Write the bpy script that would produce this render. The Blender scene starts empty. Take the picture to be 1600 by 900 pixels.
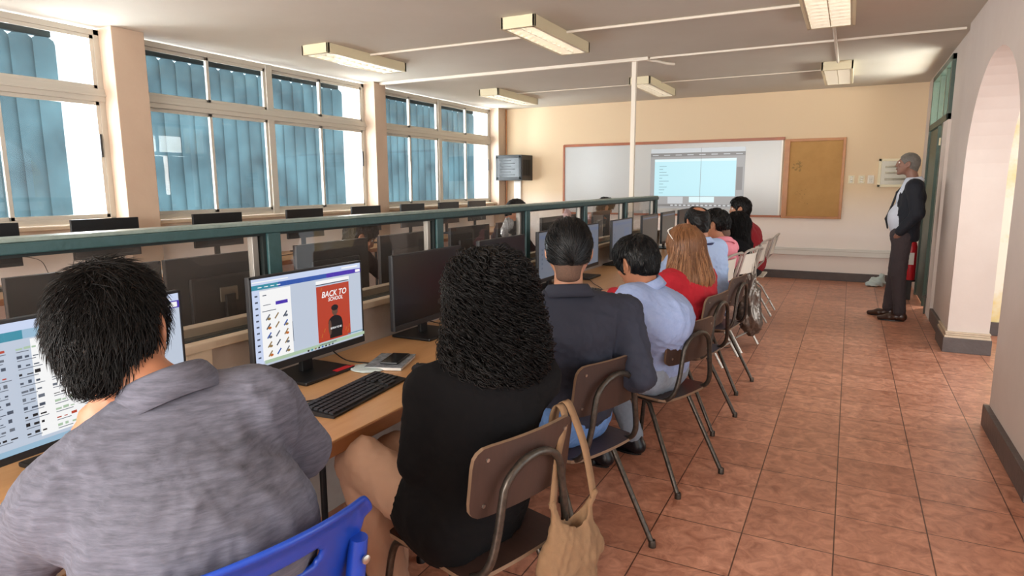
import bpy, bmesh, math, random
import numpy as np
import openvdb
from mathutils import Vector, Matrix

random.seed(7)
rng = np.random.default_rng(11)
PI = math.pi
SC = bpy.context.scene
COL = SC.collection

# ------------------------------------------------------------------ camera
YAW, PITCH, ROLL, FPX, CAMZ = -0.47918733, -0.1584407, -0.00519421, 1009.8, 1.46
_f = Vector((math.sin(YAW) * math.cos(PITCH), math.cos(YAW) * math.cos(PITCH), math.sin(PITCH)))
_r = _f.cross(Vector((0, 0, 1))).normalized()
_u = _r.cross(_f)
_r2 = _r * math.cos(ROLL) + _u * math.sin(ROLL)
_u2 = -_r * math.sin(ROLL) + _u * math.cos(ROLL)
cam_d = bpy.data.cameras.new('camera')
cam = bpy.data.objects.new('camera', cam_d)
COL.objects.link(cam)
cam.matrix_world = Matrix(((_r2.x, _u2.x, -_f.x, 0), (_r2.y, _u2.y, -_f.y, 0), (_r2.z, _u2.z, -_f.z, CAMZ), (0, 0, 0, 1)))
cam_d.sensor_width = 36
cam_d.lens = FPX / 1600 * 36
cam_d.clip_start = 0.02
SC.camera = cam

# ------------------------------------------------------------------ world, daylight, exposure
SC.view_settings.view_transform = 'Standard'
SC.view_settings.look = 'None'
SC.view_settings.gamma = 1
SC.view_settings.use_curve_mapping = False
SC.view_settings.exposure = 1.0
w = bpy.data.worlds.new('daylight')
SC.world = w
w.use_nodes = True
bg = w.node_tree.nodes['Background']
bg.inputs[0].default_value = (0.86, 0.94, 1.0, 1)
bg.inputs[1].default_value = 1.1


def area(name, loc, look, sx, sy, power, col=(1, 1, 1)):
    d = bpy.data.lights.new(name, 'AREA')
    d.shape = 'RECTANGLE'
    d.size, d.size_y = sx, sy
    d.energy = power
    d.color = col
    o = bpy.data.objects.new(name, d)
    COL.objects.link(o)
    o.location = loc
    o.rotation_euler = (Vector(look)).to_track_quat('-Z', 'Y').to_euler()
    return o


# skylight standing outside the three windows and the corridor, then the rear fill
area('window_daylight', (-6.9, 5.85, 1.85), (1, 0, 0), 11.0, 2.2, 2000, (0.94, 0.975, 1.0))
area('corridor_daylight', (3.6, 5.0, 1.6), (-1, 0, -0.1), 4.5, 2.2, 33, (1.0, 0.97, 0.93))
area('doorway_daylight', (2.1, 9.0, 1.6), (-1, 0, -0.1), 2.4, 2.0, 150, (1.0, 0.97, 0.92))
area('rear_fill_light', (-2.0, -3.4, 1.75), (0, 1, 0.02), 6.5, 1.7, 385, (1.0, 0.97, 0.93))  # unseen source, added behind the camera as frontal fill
LAMP_FILL_W = 6


# ------------------------------------------------------------------ materials
def lin(c):
    if isinstance(c, str):
        c = tuple(int(c[i:i + 2], 16) / 255 for i in (0, 2, 4))
    return tuple((x / 12.92 if x <= 0.04045 else ((x + 0.055) / 1.055) ** 2.4) for x in c) + (1,)


def mat(name, col, rough=0.5, metal=0.0, var=None, bump=None, coat=0, emit=None, spec=0.5, sheen=0, stretch=None):
    m = bpy.data.materials.new(name)
    m.use_nodes = True
    nt = m.node_tree
    b = nt.nodes['Principled BSDF']
    c = lin(col)
    b.inputs['Base Color'].default_value = c
    b.inputs['Roughness'].default_value = rough
    b.inputs['Metallic'].default_value = metal
    b.inputs['Specular IOR Level'].default_value = spec
    b.inputs['Coat Weight'].default_value = coat
    b.inputs['Sheen Weight'].default_value = sheen
    if emit:
        b.inputs['Emission Color'].default_value = c
        b.inputs['Emission Strength'].default_value = emit
    if var or bump:
        tc = nt.nodes.new('ShaderNodeTexCoord')
        mp = nt.nodes.new('ShaderNodeMapping')
        nt.links.new(tc.outputs['Object'], mp.inputs[0])
        if stretch:
            mp.inputs['Scale'].default_value = stretch
    if var:     # (scale, second colour, contrast)
        n = nt.nodes.new('ShaderNodeTexNoise')
        n.inputs['Scale'].default_value = var[0]
        n.inputs['Detail'].default_value = 6
        n.inputs['Roughness'].default_value = 0.65
        r = nt.nodes.new('ShaderNodeValToRGB')
        lo = 0.5 - var[2] / 2
        r.color_ramp.elements[0].position = lo
        r.color_ramp.elements[1].position = 1 - lo
        r.color_ramp.elements[0].color = c
        r.color_ramp.elements[1].color = lin(var[1])
        nt.links.new(mp.outputs[0], n.inputs['Vector'])
        nt.links.new(n.outputs[0], r.inputs[0])
        nt.links.new(r.outputs[0], b.inputs['Base Color'])
    if bump:    # (scale, strength, distance)
        n2 = nt.nodes.new('ShaderNodeTexNoise')
        n2.inputs['Scale'].default_value = bump[0]
        n2.inputs['Detail'].default_value = 5
        bp = nt.nodes.new('ShaderNodeBump')
        bp.inputs['Strength'].default_value = bump[1]
        bp.inputs['Distance'].default_value = bump[2] if len(bump) > 2 else 0.01
        nt.links.new(mp.outputs[0], n2.inputs['Vector'])
        nt.links.new(n2.outputs[0], bp.inputs['Height'])
        nt.links.new(bp.outputs[0], b.inputs['Normal'])
    return m


def emis(name, col, s=1.0):
    m = bpy.data.materials.new(name)
    m.use_nodes = True
    nt = m.node_tree
    b = nt.nodes['Principled BSDF']
    b.inputs['Base Color'].default_value = (0.01, 0.01, 0.01, 1)
    b.inputs['Roughness'].default_value = 0.35
    b.inputs['Emission Color'].default_value = lin(col)
    b.inputs['Emission Strength'].default_value = s * 0.56
    return m


def glassmat(name, tint=(1, 1, 1), refl=0.06, rough=0.0, dirt=0.0, dirtcol='b8b0a8'):
    m = bpy.data.materials.new(name)
    m.use_nodes = True
    nt = m.node_tree
    nt.nodes.clear()
    out = nt.nodes.new('ShaderNodeOutputMaterial')
    tr = nt.nodes.new('ShaderNodeBsdfTransparent')
    tr.inputs[0].default_value = (*tint, 1)
    gl = nt.nodes.new('ShaderNodeBsdfGlossy')
    gl.inputs['Roughness'].default_value = rough
    fr = nt.nodes.new('ShaderNodeFresnel')
    fr.inputs[0].default_value = 1.45
    mix = nt.nodes.new('ShaderNodeMixShader')
    ge = nt.nodes.new('ShaderNodeNewGeometry')
    inv = nt.nodes.new('ShaderNodeMath')
    inv.operation = 'SUBTRACT'
    inv.inputs[0].default_value = 1
    nt.links.new(ge.outputs['Backfacing'], inv.inputs[1])
    mf = nt.nodes.new('ShaderNodeMath')
    mf.operation = 'MULTIPLY'
    nt.links.new(fr.outputs[0], mf.inputs[0])
    nt.links.new(inv.outputs[0], mf.inputs[1])
    nt.links.new(mf.outputs[0], mix.inputs[0])
    nt.links.new(tr.outputs[0], mix.inputs[1])
    nt.links.new(gl.outputs[0], mix.inputs[2])
    last = mix
    if dirt:
        df = nt.nodes.new('ShaderNodeBsdfDiffuse')
        df.inputs[0].default_value = lin(dirtcol)
        n = nt.nodes.new('ShaderNodeTexNoise')
        n.inputs['Scale'].default_value = 3
        n.inputs['Detail'].default_value = 8
        mu = nt.nodes.new('ShaderNodeMath')
        mu.operation = 'MULTIPLY'
        mu.inputs[1].default_value = dirt * 2
        nt.links.new(n.outputs[0], mu.inputs[0])
        m2 = nt.nodes.new('ShaderNodeMixShader')
        nt.links.new(mu.outputs[0], m2.inputs[0])
        nt.links.new(mix.outputs[0], m2.inputs[1])
        nt.links.new(df.outputs[0], m2.inputs[2])
        last = m2
    nt.links.new(last.outputs[0], out.inputs[0])
    return m


def floor_mat():
    m = mat('terracotta_tiles', 'a86a52', 0.32, spec=0.5)
    nt = m.node_tree
    b = nt.nodes['Principled BSDF']
    tc = nt.nodes.new('ShaderNodeTexCoord')
    mp = nt.nodes.new('ShaderNodeMapping')
    s = 1 / 0.3475
    mp.inputs['Scale'].default_value = (s, s, s)
    mp.inputs['Location'].default_value = (-0.036 * s, -4.085 * s, 0)
    nt.links.new(tc.outputs['Object'], mp.inputs[0])
    br = nt.nodes.new('ShaderNodeTexBrick')
    br.offset = 0
    br.squash = 1
    br.inputs['Scale'].default_value = 1
    br.inputs['Brick Width'].default_value = 1
    br.inputs['Row Height'].default_value = 1
    br.inputs['Mortar Size'].default_value = 0.009
    br.inputs['Mortar Smooth'].default_value = 0.3
    br.inputs['Color1'].default_value = lin('dca084')
    br.inputs['Color2'].default_value = lin('c58a6f')
    br.inputs['Mortar'].default_value = lin('6b4534')
    nt.links.new(mp.outputs[0], br.inputs[0])
    n = nt.nodes.new('ShaderNodeTexNoise')
    n.inputs['Scale'].default_value = 14
    n.inputs['Detail'].default_value = 10
    n.inputs['Roughness'].default_value = 0.62
    n.inputs['Distortion'].default_value = 0.9
    nt.links.new(tc.outputs['Object'], n.inputs['Vector'])
    r = nt.nodes.new('ShaderNodeValToRGB')
    r.color_ramp.elements[0].position = 0.3
    r.color_ramp.elements[1].position = 0.66
    r.color_ramp.elements[0].color = lin('a88c7e')
    r.color_ramp.elements[1].color = (1.0, 1.0, 1.0, 1)
    nt.links.new(n.outputs[0], r.inputs[0])
    mx = nt.nodes.new('ShaderNodeMix')
    mx.data_type = 'RGBA'
    mx.blend_type = 'MULTIPLY'
    mx.inputs[0].default_value = 0.85
    nt.links.new(br.outputs['Color'], mx.inputs[6])
    nt.links.new(r.outputs[0], mx.inputs[7])
    nt.links.new(mx.outputs[2], b.inputs['Base Color'])
    bp = nt.nodes.new('ShaderNodeBump')
    bp.inputs['Strength'].default_value = 0.35
    bp.inputs['Distance'].default_value = 0.006
    nt.links.new(n.outputs[0], bp.inputs['Height'])
    bp2 = nt.nodes.new('ShaderNodeBump')
    bp2.inputs['Strength'].default_value = 0.6
    bp2.inputs['Distance'].default_value = 0.003
    bp2.invert = True
    nt.links.new(br.outputs['Fac'], bp2.inputs['Height'])
    nt.links.new(bp.outputs[0], bp2.inputs['Normal'])
    nt.links.new(bp2.outputs[0], b.inputs['Normal'])
    mr = nt.nodes.new('ShaderNodeMapRange')
    mr.inputs[3].default_value = 0.24
    mr.inputs[4].default_value = 0.46
    nt.links.new(n.outputs[0], mr.inputs[0])
    nt.links.new(mr.outputs[0], b.inputs['Roughness'])
    return m


def wall_mat():
    """peach paint with a paler wash on the lowest metre; part paint, part window light put into the colour"""
    m = mat('peach_wall_paint', 'dcb999', 0.85, bump=(60, 0.12, 0.004))
    nt = m.node_tree
    b = nt.nodes['Principled BSDF']
    g = nt.nodes.new('ShaderNodeNewGeometry')
    sx = nt.nodes.new('ShaderNodeSeparateXYZ')
    nt.links.new(g.outputs['Position'], sx.inputs[0])
    n = nt.nodes.new('ShaderNodeTexNoise')
    n.inputs['Scale'].default_value = 1.2
    n.inputs['Detail'].default_value = 5
    ad = nt.nodes.new('ShaderNodeMath')
    ad.operation = 'MULTIPLY_ADD'
    ad.inputs[1].default_value = 0.25
    nt.links.new(n.outputs[0], ad.inputs[0])
    nt.links.new(sx.outputs[2], ad.inputs[2])
    r = nt.nodes.new('ShaderNodeValToRGB')
    r.color_ramp.elements[0].position = 0.95
    r.color_ramp.elements[1].position = 1.25
    mr = nt.nodes.new('ShaderNodeMapRange')
    mr.inputs[1].default_value = 0.85
    mr.inputs[2].default_value = 1.5
    nt.links.new(ad.outputs[0], mr.inputs[0])
    r.color_ramp.elements[0].position = 0
    r.color_ramp.elements[1].position = 1
    r.color_ramp.elements[0].color = lin('f2e8e0')
    r.color_ramp.elements[1].color = lin('d6bd9c')
    nt.links.new(mr.outputs[0], r.inputs[0])
    nt.links.new(r.outputs[0], b.inputs['Base Color'])
    return m


M = {}
M['floor'] = floor_mat()
M['wall'] = wall_mat()
M['ceiling'] = mat('ceiling_paint', 'ccc6ba', 0.9, var=(0.9, 'c3bcae', 0.5), bump=(90, 0.25, 0.004))
M['pier'] = mat('pier_paint', 'd3c6bd', 0.85, var=(1.5, 'c9bab0', 0.5), bump=(50, 0.15, 0.004))
M['pillar'] = mat('window_pillar_paint', 'c4ad98', 0.85, var=(2, 'b9a18c', 0.5), bump=(50, 0.15, 0.004))
M['lowwall'] = mat('low_wall_paint', 'b9aea4', 0.8, var=(6, 'a3978c', 0.6))
M['ledge'] = mat('ledge_paint', 'd2c0a8', 0.5, var=(8, 'bca88f', 0.5))
M['yellow'] = mat('yellow_corridor_paint', 'e3cd92', 0.85, var=(1.1, 'e9e3d2', 0.12))
M['skirt'] = mat('slate_skirting', '4c4341', 0.5, var=(8, '5d5350', 0.6), bump=(30, 0.3))
M['alu'] = mat('window_aluminium', 'bfb9ae', 0.42, 0.35)
M['alu2'] = mat('bare_aluminium', '9c9790', 0.4, 0.6)
M['green'] = mat('dark_green_paint', '2c4a49', 0.42, var=(25, '35565a', 0.6), bump=(60, 0.15))
M['greencap'] = mat('worn_green_cap', '6e7f78', 0.4, var=(25, '93a29a', 0.6))
M['greenblk'] = mat('dark_channel', '16201f', 0.6)
M['doorgreen'] = mat('door_green_paint', '304036', 0.45, var=(12, '3b4d41', 0.6))
M['paneglass'] = glassmat('partition_glass', (0.82, 0.81, 0.80), dirt=0.05)
M['winglass'] = glassmat('window_glass', (0.93, 0.96, 0.97), dirt=0.02)
M['wood'] = mat('table_laminate', 'c79b6c', 0.35, var=(5, 'b7895a', 0.6), stretch=(6, 0.8, 6))
M['woodedge'] = mat('table_edge_wood', '8f5c34', 0.5, var=(9, '7a4a28', 0.6), stretch=(6, 0.8, 6))
M['blk'] = mat('black_plastic', '101012', 0.42, bump=(400, 0.08, 0.001))
M['blk2'] = mat('dark_grey_plastic', '1d1d20', 0.45)
M['blkgloss'] = mat('black_gloss', '0b0b0d', 0.18)
M['scroff'] = mat('dark_screen', '08080a', 0.3)
M['key'] = mat('key_plastic', '1f1f22', 0.5)
M['white'] = mat('white_plastic', 'dedbd4', 0.45)
M['cream'] = mat('cream_metal', 'd9cdac', 0.5)
M['louvre'] = mat('louvre_metal', 'c9c3b4', 0.3, 0.6)
M['tube'] = mat('lamp_tube', 'e6e3da', 0.3)
M['lampdark'] = mat('lamp_reflector', '77705f', 0.25, 0.7, var=(20, '4a4337', 0.6))
M['pipe'] = mat('white_conduit', 'ddd3c4', 0.55)
M['orangewood'] = mat('varnished_frame_wood', 'a9592a', 0.4, var=(8, '8b4722', 0.6))
M['orangewood2'] = mat('pine_frame_wood', 'b8752f', 0.4, var=(8, '9a5c22', 0.6))
M['board'] = mat('whiteboard_enamel', 'b4b4b1', 0.25)
M['cork'] = mat('cork_board', 'b88d55', 0.9, var=(4, 'a67c48', 0.6), bump=(150, 0.3))
M['chairwood'] = mat('chair_plywood', '402e28', 0.4, var=(14, '32241f', 0.6), stretch=(8, 1, 1))
M['chairedge'] = mat('plywood_edge', '7d6550', 0.6)
M['chairtube'] = mat('dark_steel_tube', '37322e', 0.35, 0.7, var=(60, '5c554d', 0.5))
M['rivet'] = mat('steel_rivet', 'b5ada2', 0.3, 0.9)
M['blue'] = mat('blue_plastic', '1443ad', 0.36, var=(7, '10389a', 0.5), bump=(200, 0.08, 0.001))
M['foldwhite'] = mat('folding_chair_plastic', 'd6cec0', 0.5)
M['foldtube'] = mat('folding_chair_tube', 'b3ada5', 0.35, 0.5)
M['canvas'] = mat('beige_canvas', '86684b', 0.9, var=(30, '775a3f', 0.6), bump=(300, 0.3, 0.002))
M['silver'] = mat('silver_fabric', '8e857c', 0.32, 0.75, var=(12, '5c544d', 0.6))
M['skin'] = mat('skin', 'b07a5c', 0.5, var=(9, 'a36a4e', 0.5))
M['skin2'] = mat('skin_warm', 'b9866a', 0.5, var=(9, 'a8704f', 0.5))
M['skin3'] = mat('skin_ruddy', '8f6a5a', 0.55, var=(14, '805a4a', 0.5))
M['hairblk'] = mat('black_hair', '0e0b0a', 0.5, spec=0.22)
M['hairblk2'] = mat('blue_black_hair', '0b0b0d', 0.42, spec=0.35)
M['hairbrown'] = mat('light_brown_hair', '8a5f3e', 0.4, var=(40, '6b4428', 0.7), stretch=(1, 1, 0.08))
M['hairbrown2'] = mat('lit_brown_hair', 'b08058', 0.4)  # paler copy of the brown: light on the strands painted into the colour
M['hairgrey'] = mat('grey_hair', '4f4a45', 0.6, var=(60, '7a746d', 0.7))
M['fade'] = mat('cropped_hair', '4a372d', 0.8, var=(200, '6b4e3e', 0.6))
M['eye'] = mat('eye_white', 'e4dfd8', 0.2)
M['iris'] = mat('dark_iris', '1c120c', 0.1)
M['lip'] = mat('lips', '9a5a4c', 0.45)
M['blazer'] = mat('heather_grey_knit', '41414b', 0.9, var=(60, '60606d', 0.42), bump=(220, 0.25, 0.002), stretch=(0.35, 0.35, 2.6))
M['blackknit'] = mat('black_knit', '0a090b', 0.95, bump=(160, 0.3, 0.002), spec=0.2)
M['navy'] = mat('navy_cotton', '1f2230', 0.85, var=(3, '262a39', 0.5), bump=(300, 0.2, 0.001))
M['ltblue'] = mat('light_blue_cotton', '8fa3cf', 0.85, var=(60, '9fb1d8', 0.6), bump=(300, 0.2, 0.001))
M['skyblue'] = mat('pale_blue_cotton', 'a9c0e6', 0.85, bump=(300, 0.2, 0.001))
M['red'] = mat('red_knit', 'b8202f', 0.9, bump=(300, 0.2, 0.001))
M['dkred'] = mat('dark_red_cotton', '8c1822', 0.9, bump=(300, 0.2, 0.001))
M['pink'] = mat('pink_cotton', 'd98492', 0.85, bump=(300, 0.2, 0.001))
M['maroon'] = mat('maroon_knit', '2a1217', 0.9)
M['palepink'] = mat('pale_pink_cotton', 'd8b9bd', 0.85)
M['khaki'] = mat('khaki_cotton', 'a2806a', 0.85, bump=(200, 0.2, 0.001))
M['jeans'] = mat('blue_denim', '4a6fa8', 0.9, var=(60, '6f92c2', 0.7))
M['greyjeans'] = mat('grey_denim', '7d8795', 0.9, var=(50, '97a1ae', 0.7))
M['dkjeans'] = mat('dark_denim', '1d3358', 0.9)
M['blacktrs'] = mat('black_trousers', '1c1b1e', 0.9)
M['suit'] = mat('navy_suit', '10141f', 0.8)
M['suittrs'] = mat('charcoal_trousers', '3c3336', 0.85)
M['shirt'] = mat('white_shirt', 'c9cfdb', 0.8)
M['tie'] = mat('black_tie', '14141a', 0.6)
M['leather'] = mat('brown_leather', '3d2419', 0.35)
M['blkleather'] = mat('black_leather', '17151a', 0.35)
M['belt'] = mat('belt_leather', '33211b', 0.45)
M['redbag'] = mat('red_gloss_paint', 'c01c28', 0.35)
M['bag'] = mat('pale_plastic_film', 'b9c8c6', 0.35)
M['paper'] = mat('paper', 'e6e4de', 0.7)
M['plaid'] = mat('grey_check_cover', '8b9298', 0.6, var=(45, '4d5359', 0.3))
M['brass'] = mat('dull_metal', '8d877b', 0.4, 0.8)
M['outside'] = mat('pale_outside_wall', 'c9d2d6', 0.9)


def blind_mat():
    m = bpy.data.materials.new('blue_blind_vane')
    m.use_nodes = True
    nt = m.node_tree
    nt.nodes.clear()
    out = nt.nodes.new('ShaderNodeOutputMaterial')
    d = nt.nodes.new('ShaderNodeBsdfDiffuse')
    t = nt.nodes.new('ShaderNodeBsdfTranslucent')
    tc = nt.nodes.new('ShaderNodeTexCoord')
    n = nt.nodes.new('ShaderNodeTexNoise')
    n.inputs['Scale'].default_value = 2.5
    n.inputs['Detail'].default_value = 6
    r = nt.nodes.new('ShaderNodeValToRGB')
    r.color_ramp.elements[0].position = 0.3
    r.color_ramp.elements[1].position = 0.7
    r.color_ramp.elements[0].color = lin('1a2225')
    r.color_ramp.elements[1].color = lin('28363a')
    mix = nt.nodes.new('ShaderNodeMixShader')
    mix.inputs[0].default_value = 0.35
    nt.links.new(tc.outputs['Object'], n.inputs['Vector'])
    nt.links.new(n.outputs[0], r.inputs[0])
    nt.links.new(r.outputs[0], d.inputs[0])
    nt.links.new(r.outputs[0], t.inputs[0])
    nt.links.new(d.outputs[0], mix.inputs[1])
    nt.links.new(t.outputs[0], mix.inputs[2])
    nt.links.new(mix.outputs[0], out.inputs[0])
    return m


M['blind'] = blind_mat()


# ------------------------------------------------------------------ object helpers
def tag(o, label=None, cat=None, group=None, kind=None):
    if label: o['label'] = label
    if cat: o['category'] = cat
    if group: o['group'] = group
    if kind: o['kind'] = kind
    return o


def empty(name, loc=(0, 0, 0), rz=0, label=None, cat=None, group=None):
    o = bpy.data.objects.new(name, None)
    COL.objects.link(o)
    o.location = loc
    o.rotation_euler = (0, 0, rz)
    o.empty_display_size = 0.1
    return tag(o, label, cat, group)


def mk(name, verts, faces, material, parent=None, smooth=False, mi=None, mats=None):
    me = bpy.data.meshes.new(name)
    if isinstance(verts, np.ndarray):
        verts = verts.tolist()
    me.from_pydata(verts, [], faces)
    for m in (mats or [material]):
        me.materials.append(M[m] if isinstance(m, str) else m)
    if mi is not None:
        me.polygons.foreach_set('material_index', mi)
    if smooth:
        me.polygons.foreach_set('use_smooth', [True] * len(me.polygons))
    me.update()
    o = bpy.data.objects.new(name, me)
    COL.objects.link(o)
    if parent: o.parent = parent
    return o


class MB:
    """collects shapes into one mesh"""
    def __init__(s):
        s.v = []; s.f = []; s.mi = []; s.cur = 0

    def _add(s, v, f):
        n = len(s.v)
        s.v += [tuple(x) for x in v]
        s.f += [tuple(i + n for i in q) for q in f]
        s.mi += [s.cur] * len(f)
        return s

    def box(s, lo, hi, bev=0.0, rot=None, piv=None):
        x0, y0, z0 = lo; x1, y1, z1 = hi
        if bev > 0:
            bm = bmesh.new()
            bmesh.ops.create_cube(bm, size=1)
            for v in bm.verts:
                v.co = Vector(((x0 + x1) / 2 + v.co.x * (x1 - x0), (y0 + y1) / 2 + v.co.y * (y1 - y0), (z0 + z1) / 2 + v.co.z * (z1 - z0)))
            bmesh.ops.bevel(bm, geom=bm.edges[:], offset=bev, segments=2, affect='EDGES', profile=0.6)
            bm.verts.index_update()
            v = [x.co.copy() for x in bm.verts]; f = [[q.index for q in x.verts] for x in bm.faces]
            bm.free()
        else:
            v = [Vector(c) for c in ((x0, y0, z0), (x1, y0, z0), (x1, y1, z0), (x0, y1, z0), (x0, y0, z1), (x1, y0, z1), (x1, y1, z1), (x0, y1, z1))]
            f = [(0, 3, 2, 1), (4, 5, 6, 7), (0, 1, 5, 4), (1, 2, 6, 5), (2, 3, 7, 6), (3, 0, 4, 7)]
        if rot is not None:
            p = Vector(piv) if piv is not None else Vector(((x0 + x1) / 2, (y0 + y1) / 2, (z0 + z1) / 2))
            v = [rot @ (q - p) + p for q in v]
        return s._add(v, f)

    def quad(s, a, b, c, d):
        return s._add([a, b, c, d], [(0, 1, 2, 3)])

    def tube(s, pts, r, n=8, cap=True, sm=0):
        pts = [Vector(p) for p in pts]
        if sm: pts = smooth_path(pts, sm)
        rs = r if isinstance(r, (list, tuple)) else [r] * len(pts)
        if len(rs) != len(pts):
            rs = list(np.interp(np.linspace(0, 1, len(pts)), np.linspace(0, 1, len(rs)), rs))
        t0 = (pts[1] - pts[0]).normalized()
        a = Vector((0, 0, 1)) if abs(t0.z) < 0.9 else Vector((1, 0, 0))
        nrm = t0.cross(a).normalized()
        V = []
        for i, p in enumerate(pts):
            t = (pts[min(i + 1, len(pts) - 1)] - pts[max(i - 1, 0)]).normalized()
            nrm = (nrm - t * nrm.dot(t)).normalized()
            bn = t.cross(nrm)
            for k in range(n):
                an = 2 * PI * k / n
                V.append(p + (nrm * math.cos(an) + bn * math.sin(an)) * rs[i])
        F = []
        for i in range(len(pts) - 1):
            for k in range(n):
                F.append((i * n + k, i * n + (k + 1) % n, (i + 1) * n + (k + 1) % n, (i + 1) * n + k))
        if cap:
            F.append(tuple(range(n))[::-1]); F.append(tuple((len(pts) - 1) * n + k for k in range(n)))
        return s._add(V, F)

    def cyl(s, a, b, r, n=16):
        return s.tube([a, b], r, n)

    def lathe(s, prof, c=(0, 0, 0), n=24, sx=1, sy=1):
        V = []; F = []
        for (r, z) in prof:
            for k in range(n):
                an = 2 * PI * k / n
                V.append((c[0] + r * sx * math.cos(an), c[1] + r * sy * math.sin(an), c[2] + z))
        for i in range(len(prof) - 1):
            for k in range(n):
                F.append((i * n + k, i * n + (k + 1) % n, (i + 1) * n + (k + 1) % n, (i + 1) * n + k))
        F.append(tuple(range(n))[::-1]); F.append(tuple((len(prof) - 1) * n + k for k in range(n)))
        return s._add(V, F)

    def prism(s, outline, axis, t0, t1):
        """outline 2D in the other two axes, extruded along axis"""
        def P(u, v, t):
            return {'x': (t, u, v), 'y': (u, t, v), 'z': (u, v, t)}[axis]
        n = len(outline)
        V = [P(u, v, t0) for u, v in outline] + [P(u, v, t1) for u, v in outline]
        F = [tuple(range(n))[::-1], tuple(range(n, 2 * n))] + [(i, (i + 1) % n, n + (i + 1) % n, n + i) for i in range(n)]
        return s._add(V, F)

    def xf(s, mtx):
        s.v = [tuple(mtx @ Vector(v)) for v in s.v]
        return s

    def build(s, name, m, parent=None, smooth=False):
        mats = m if isinstance(m, list) else [m]
        o = mk(name, s.v, s.f, None, parent, smooth, s.mi if len(mats) > 1 else None, mats)
        bm = bmesh.new(); bm.from_mesh(o.data)
        bmesh.ops.recalc_face_normals(bm, faces=bm.faces[:])
        bm.to_mesh(o.data); bm.free()
        if smooth:
            try:
                o.data.set_sharp_from_angle(angle=math.radians(40))
            except Exception:
                pass
        return o


def smooth_path(pts, k=6):
    out = []
    n = len(pts)
    for i in range(n - 1):
        p0 = pts[max(i - 1, 0)]; p1 = pts[i]; p2 = pts[i + 1]; p3 = pts[min(i + 2, n - 1)]
        for j in range(k):
            t = j / k
            out.append(0.5 * ((2 * p1) + (p2 - p0) * t + (2 * p0 - 5 * p1 + 4 * p2 - p3) * t * t + (3 * p1 - p0 - 3 * p2 + p3) * t ** 3))
    out.append(pts[-1])
    return out


def copy_tree(o, parent=None):
    c = o.copy()
    COL.objects.link(c)
    if parent: c.parent = parent
    for ch in [x for x in bpy.data.objects if x.parent == o]:
        copy_tree(ch, c)
    return c


_kids = None


def text_mesh(body, size, extrude=0.0002, shear=0.0):
    cu = bpy.data.curves.new('lettering', 'FONT')
    cu.body = body; cu.size = size; cu.extrude = extrude; cu.shear = shear
    cu.offset = size * .018; cu.align_x = 'CENTER'; cu.align_y = 'CENTER'; cu.resolution_u = 3
    o = bpy.data.objects.new('lettering', cu)
    COL.objects.link(o)
    dg = bpy.context.evaluated_depsgraph_get(); dg.update()
    me = bpy.data.meshes.new_from_object(o.evaluated_get(dg))
    v = [x.co.copy() for x in me.vertices]; f = [tuple(p.vertices) for p in me.polygons]
    bpy.data.objects.remove(o); bpy.data.curves.remove(cu); bpy.data.meshes.remove(me)
    return v, f

# ------------------------------------------------------------------ THE SETTING
XL, XR, YB, YN, ZC = -5.75, 0.83, 10.85, -3.0, 2.83


def struct(mb, name, m, smooth=False, parent=None):
    o = mb.build(name, m, parent, smooth)
    if not parent: o['kind'] = 'structure'
    return o


struct(MB().box((-6.3, YN - .2, -.1), (3.4, YB + .2, 0)), 'floor', 'floor')
struct(MB().box((-6.3, YN - .2, ZC), (3.4, YB + .2, ZC + .15)), 'ceiling', 'ceiling')
struct(MB().box((-6.3, YB, 0), (1.3, YB + .2, ZC)), 'wall_back', 'wall')
WINS = [(-3.1, .13), (.37, 3.60), (3.90, 7.10), (7.34, 10.57)]
b = MB().box((-6.25, YN, 0), (-5.86, YB, 1.11))
struct(b, 'wall_left', 'wall')
for i, (y0, y1) in enumerate([(.13, .37), (3.60, 3.90), (7.10, 7.34), (10.57, YB)]):
    struct(MB().box((-6.25, y0, 0), (-5.75, y1, ZC), 0.006), 'pillar_%d' % (i + 1), 'pillar')
struct(MB().box((-5.92, YN, 1.11), (-5.80, YB, 1.14), .004), 'trim_1', 'ledge')
# wall behind the camera: two solid ends and a wide opening added for fill
b = MB().box((-6.25, YN - .15, 0), (1.13, YN, .95)).box((-6.25, YN - .15, 2.65), (1.13, YN, ZC))
b.box((-6.25, YN - .15, .95), (-5.4, YN, 2.65)).box((.4, YN - .15, .95), (1.13, YN, 2.65))
struct(b, 'wall_near', 'wall')


def arch_panel(y0, y1, a0, a1, zs, za, x0, x1):
    """wall slab between y0 and y1 with an arched opening a0..a1 (spring zs, apex za)"""
    n = 24
    cy = (a0 + a1) / 2; ry = (a1 - a0) / 2
    arc = [(cy - ry * math.cos(PI * k / n), zs + (za - zs) * math.sin(PI * k / n)) for k in range(n + 1)]
    m = MB()
    m.box((x0, y0, 0), (x1, a0, zs)); m.box((x0, a1, 0), (x1, y1, zs))
    # spandrel quads above the arc and the flat sides beside it
    for x in (x0, x1):
        for k in range(n):
            (ya, z1_), (yb, z2_) = arc[k], arc[k + 1]
            m.quad((x, ya, z1_), (x, yb, z2_), (x, yb, ZC), (x, ya, ZC))
        m.quad((x, y0, zs), (x, a0, zs), (x, a0, ZC), (x, y0, ZC))
        m.quad((x, a1, zs), (x, y1, zs), (x, y1, ZC), (x, a1, ZC))
    for k in range(n):
        (ya, z1_), (yb, z2_) = arc[k], arc[k + 1]
        m.quad((x0, ya, z1_), (x0, yb, z2_), (x1, yb, z2_), (x1, ya, z1_))
    m.quad((x0, y0, zs), (x1, y0, zs), (x1, y0, ZC), (x0, y0, ZC))
    m.quad((x0, y1, zs), (x1, y1, zs), (x1, y1, ZC), (x0, y1, ZC))
    return m


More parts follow.
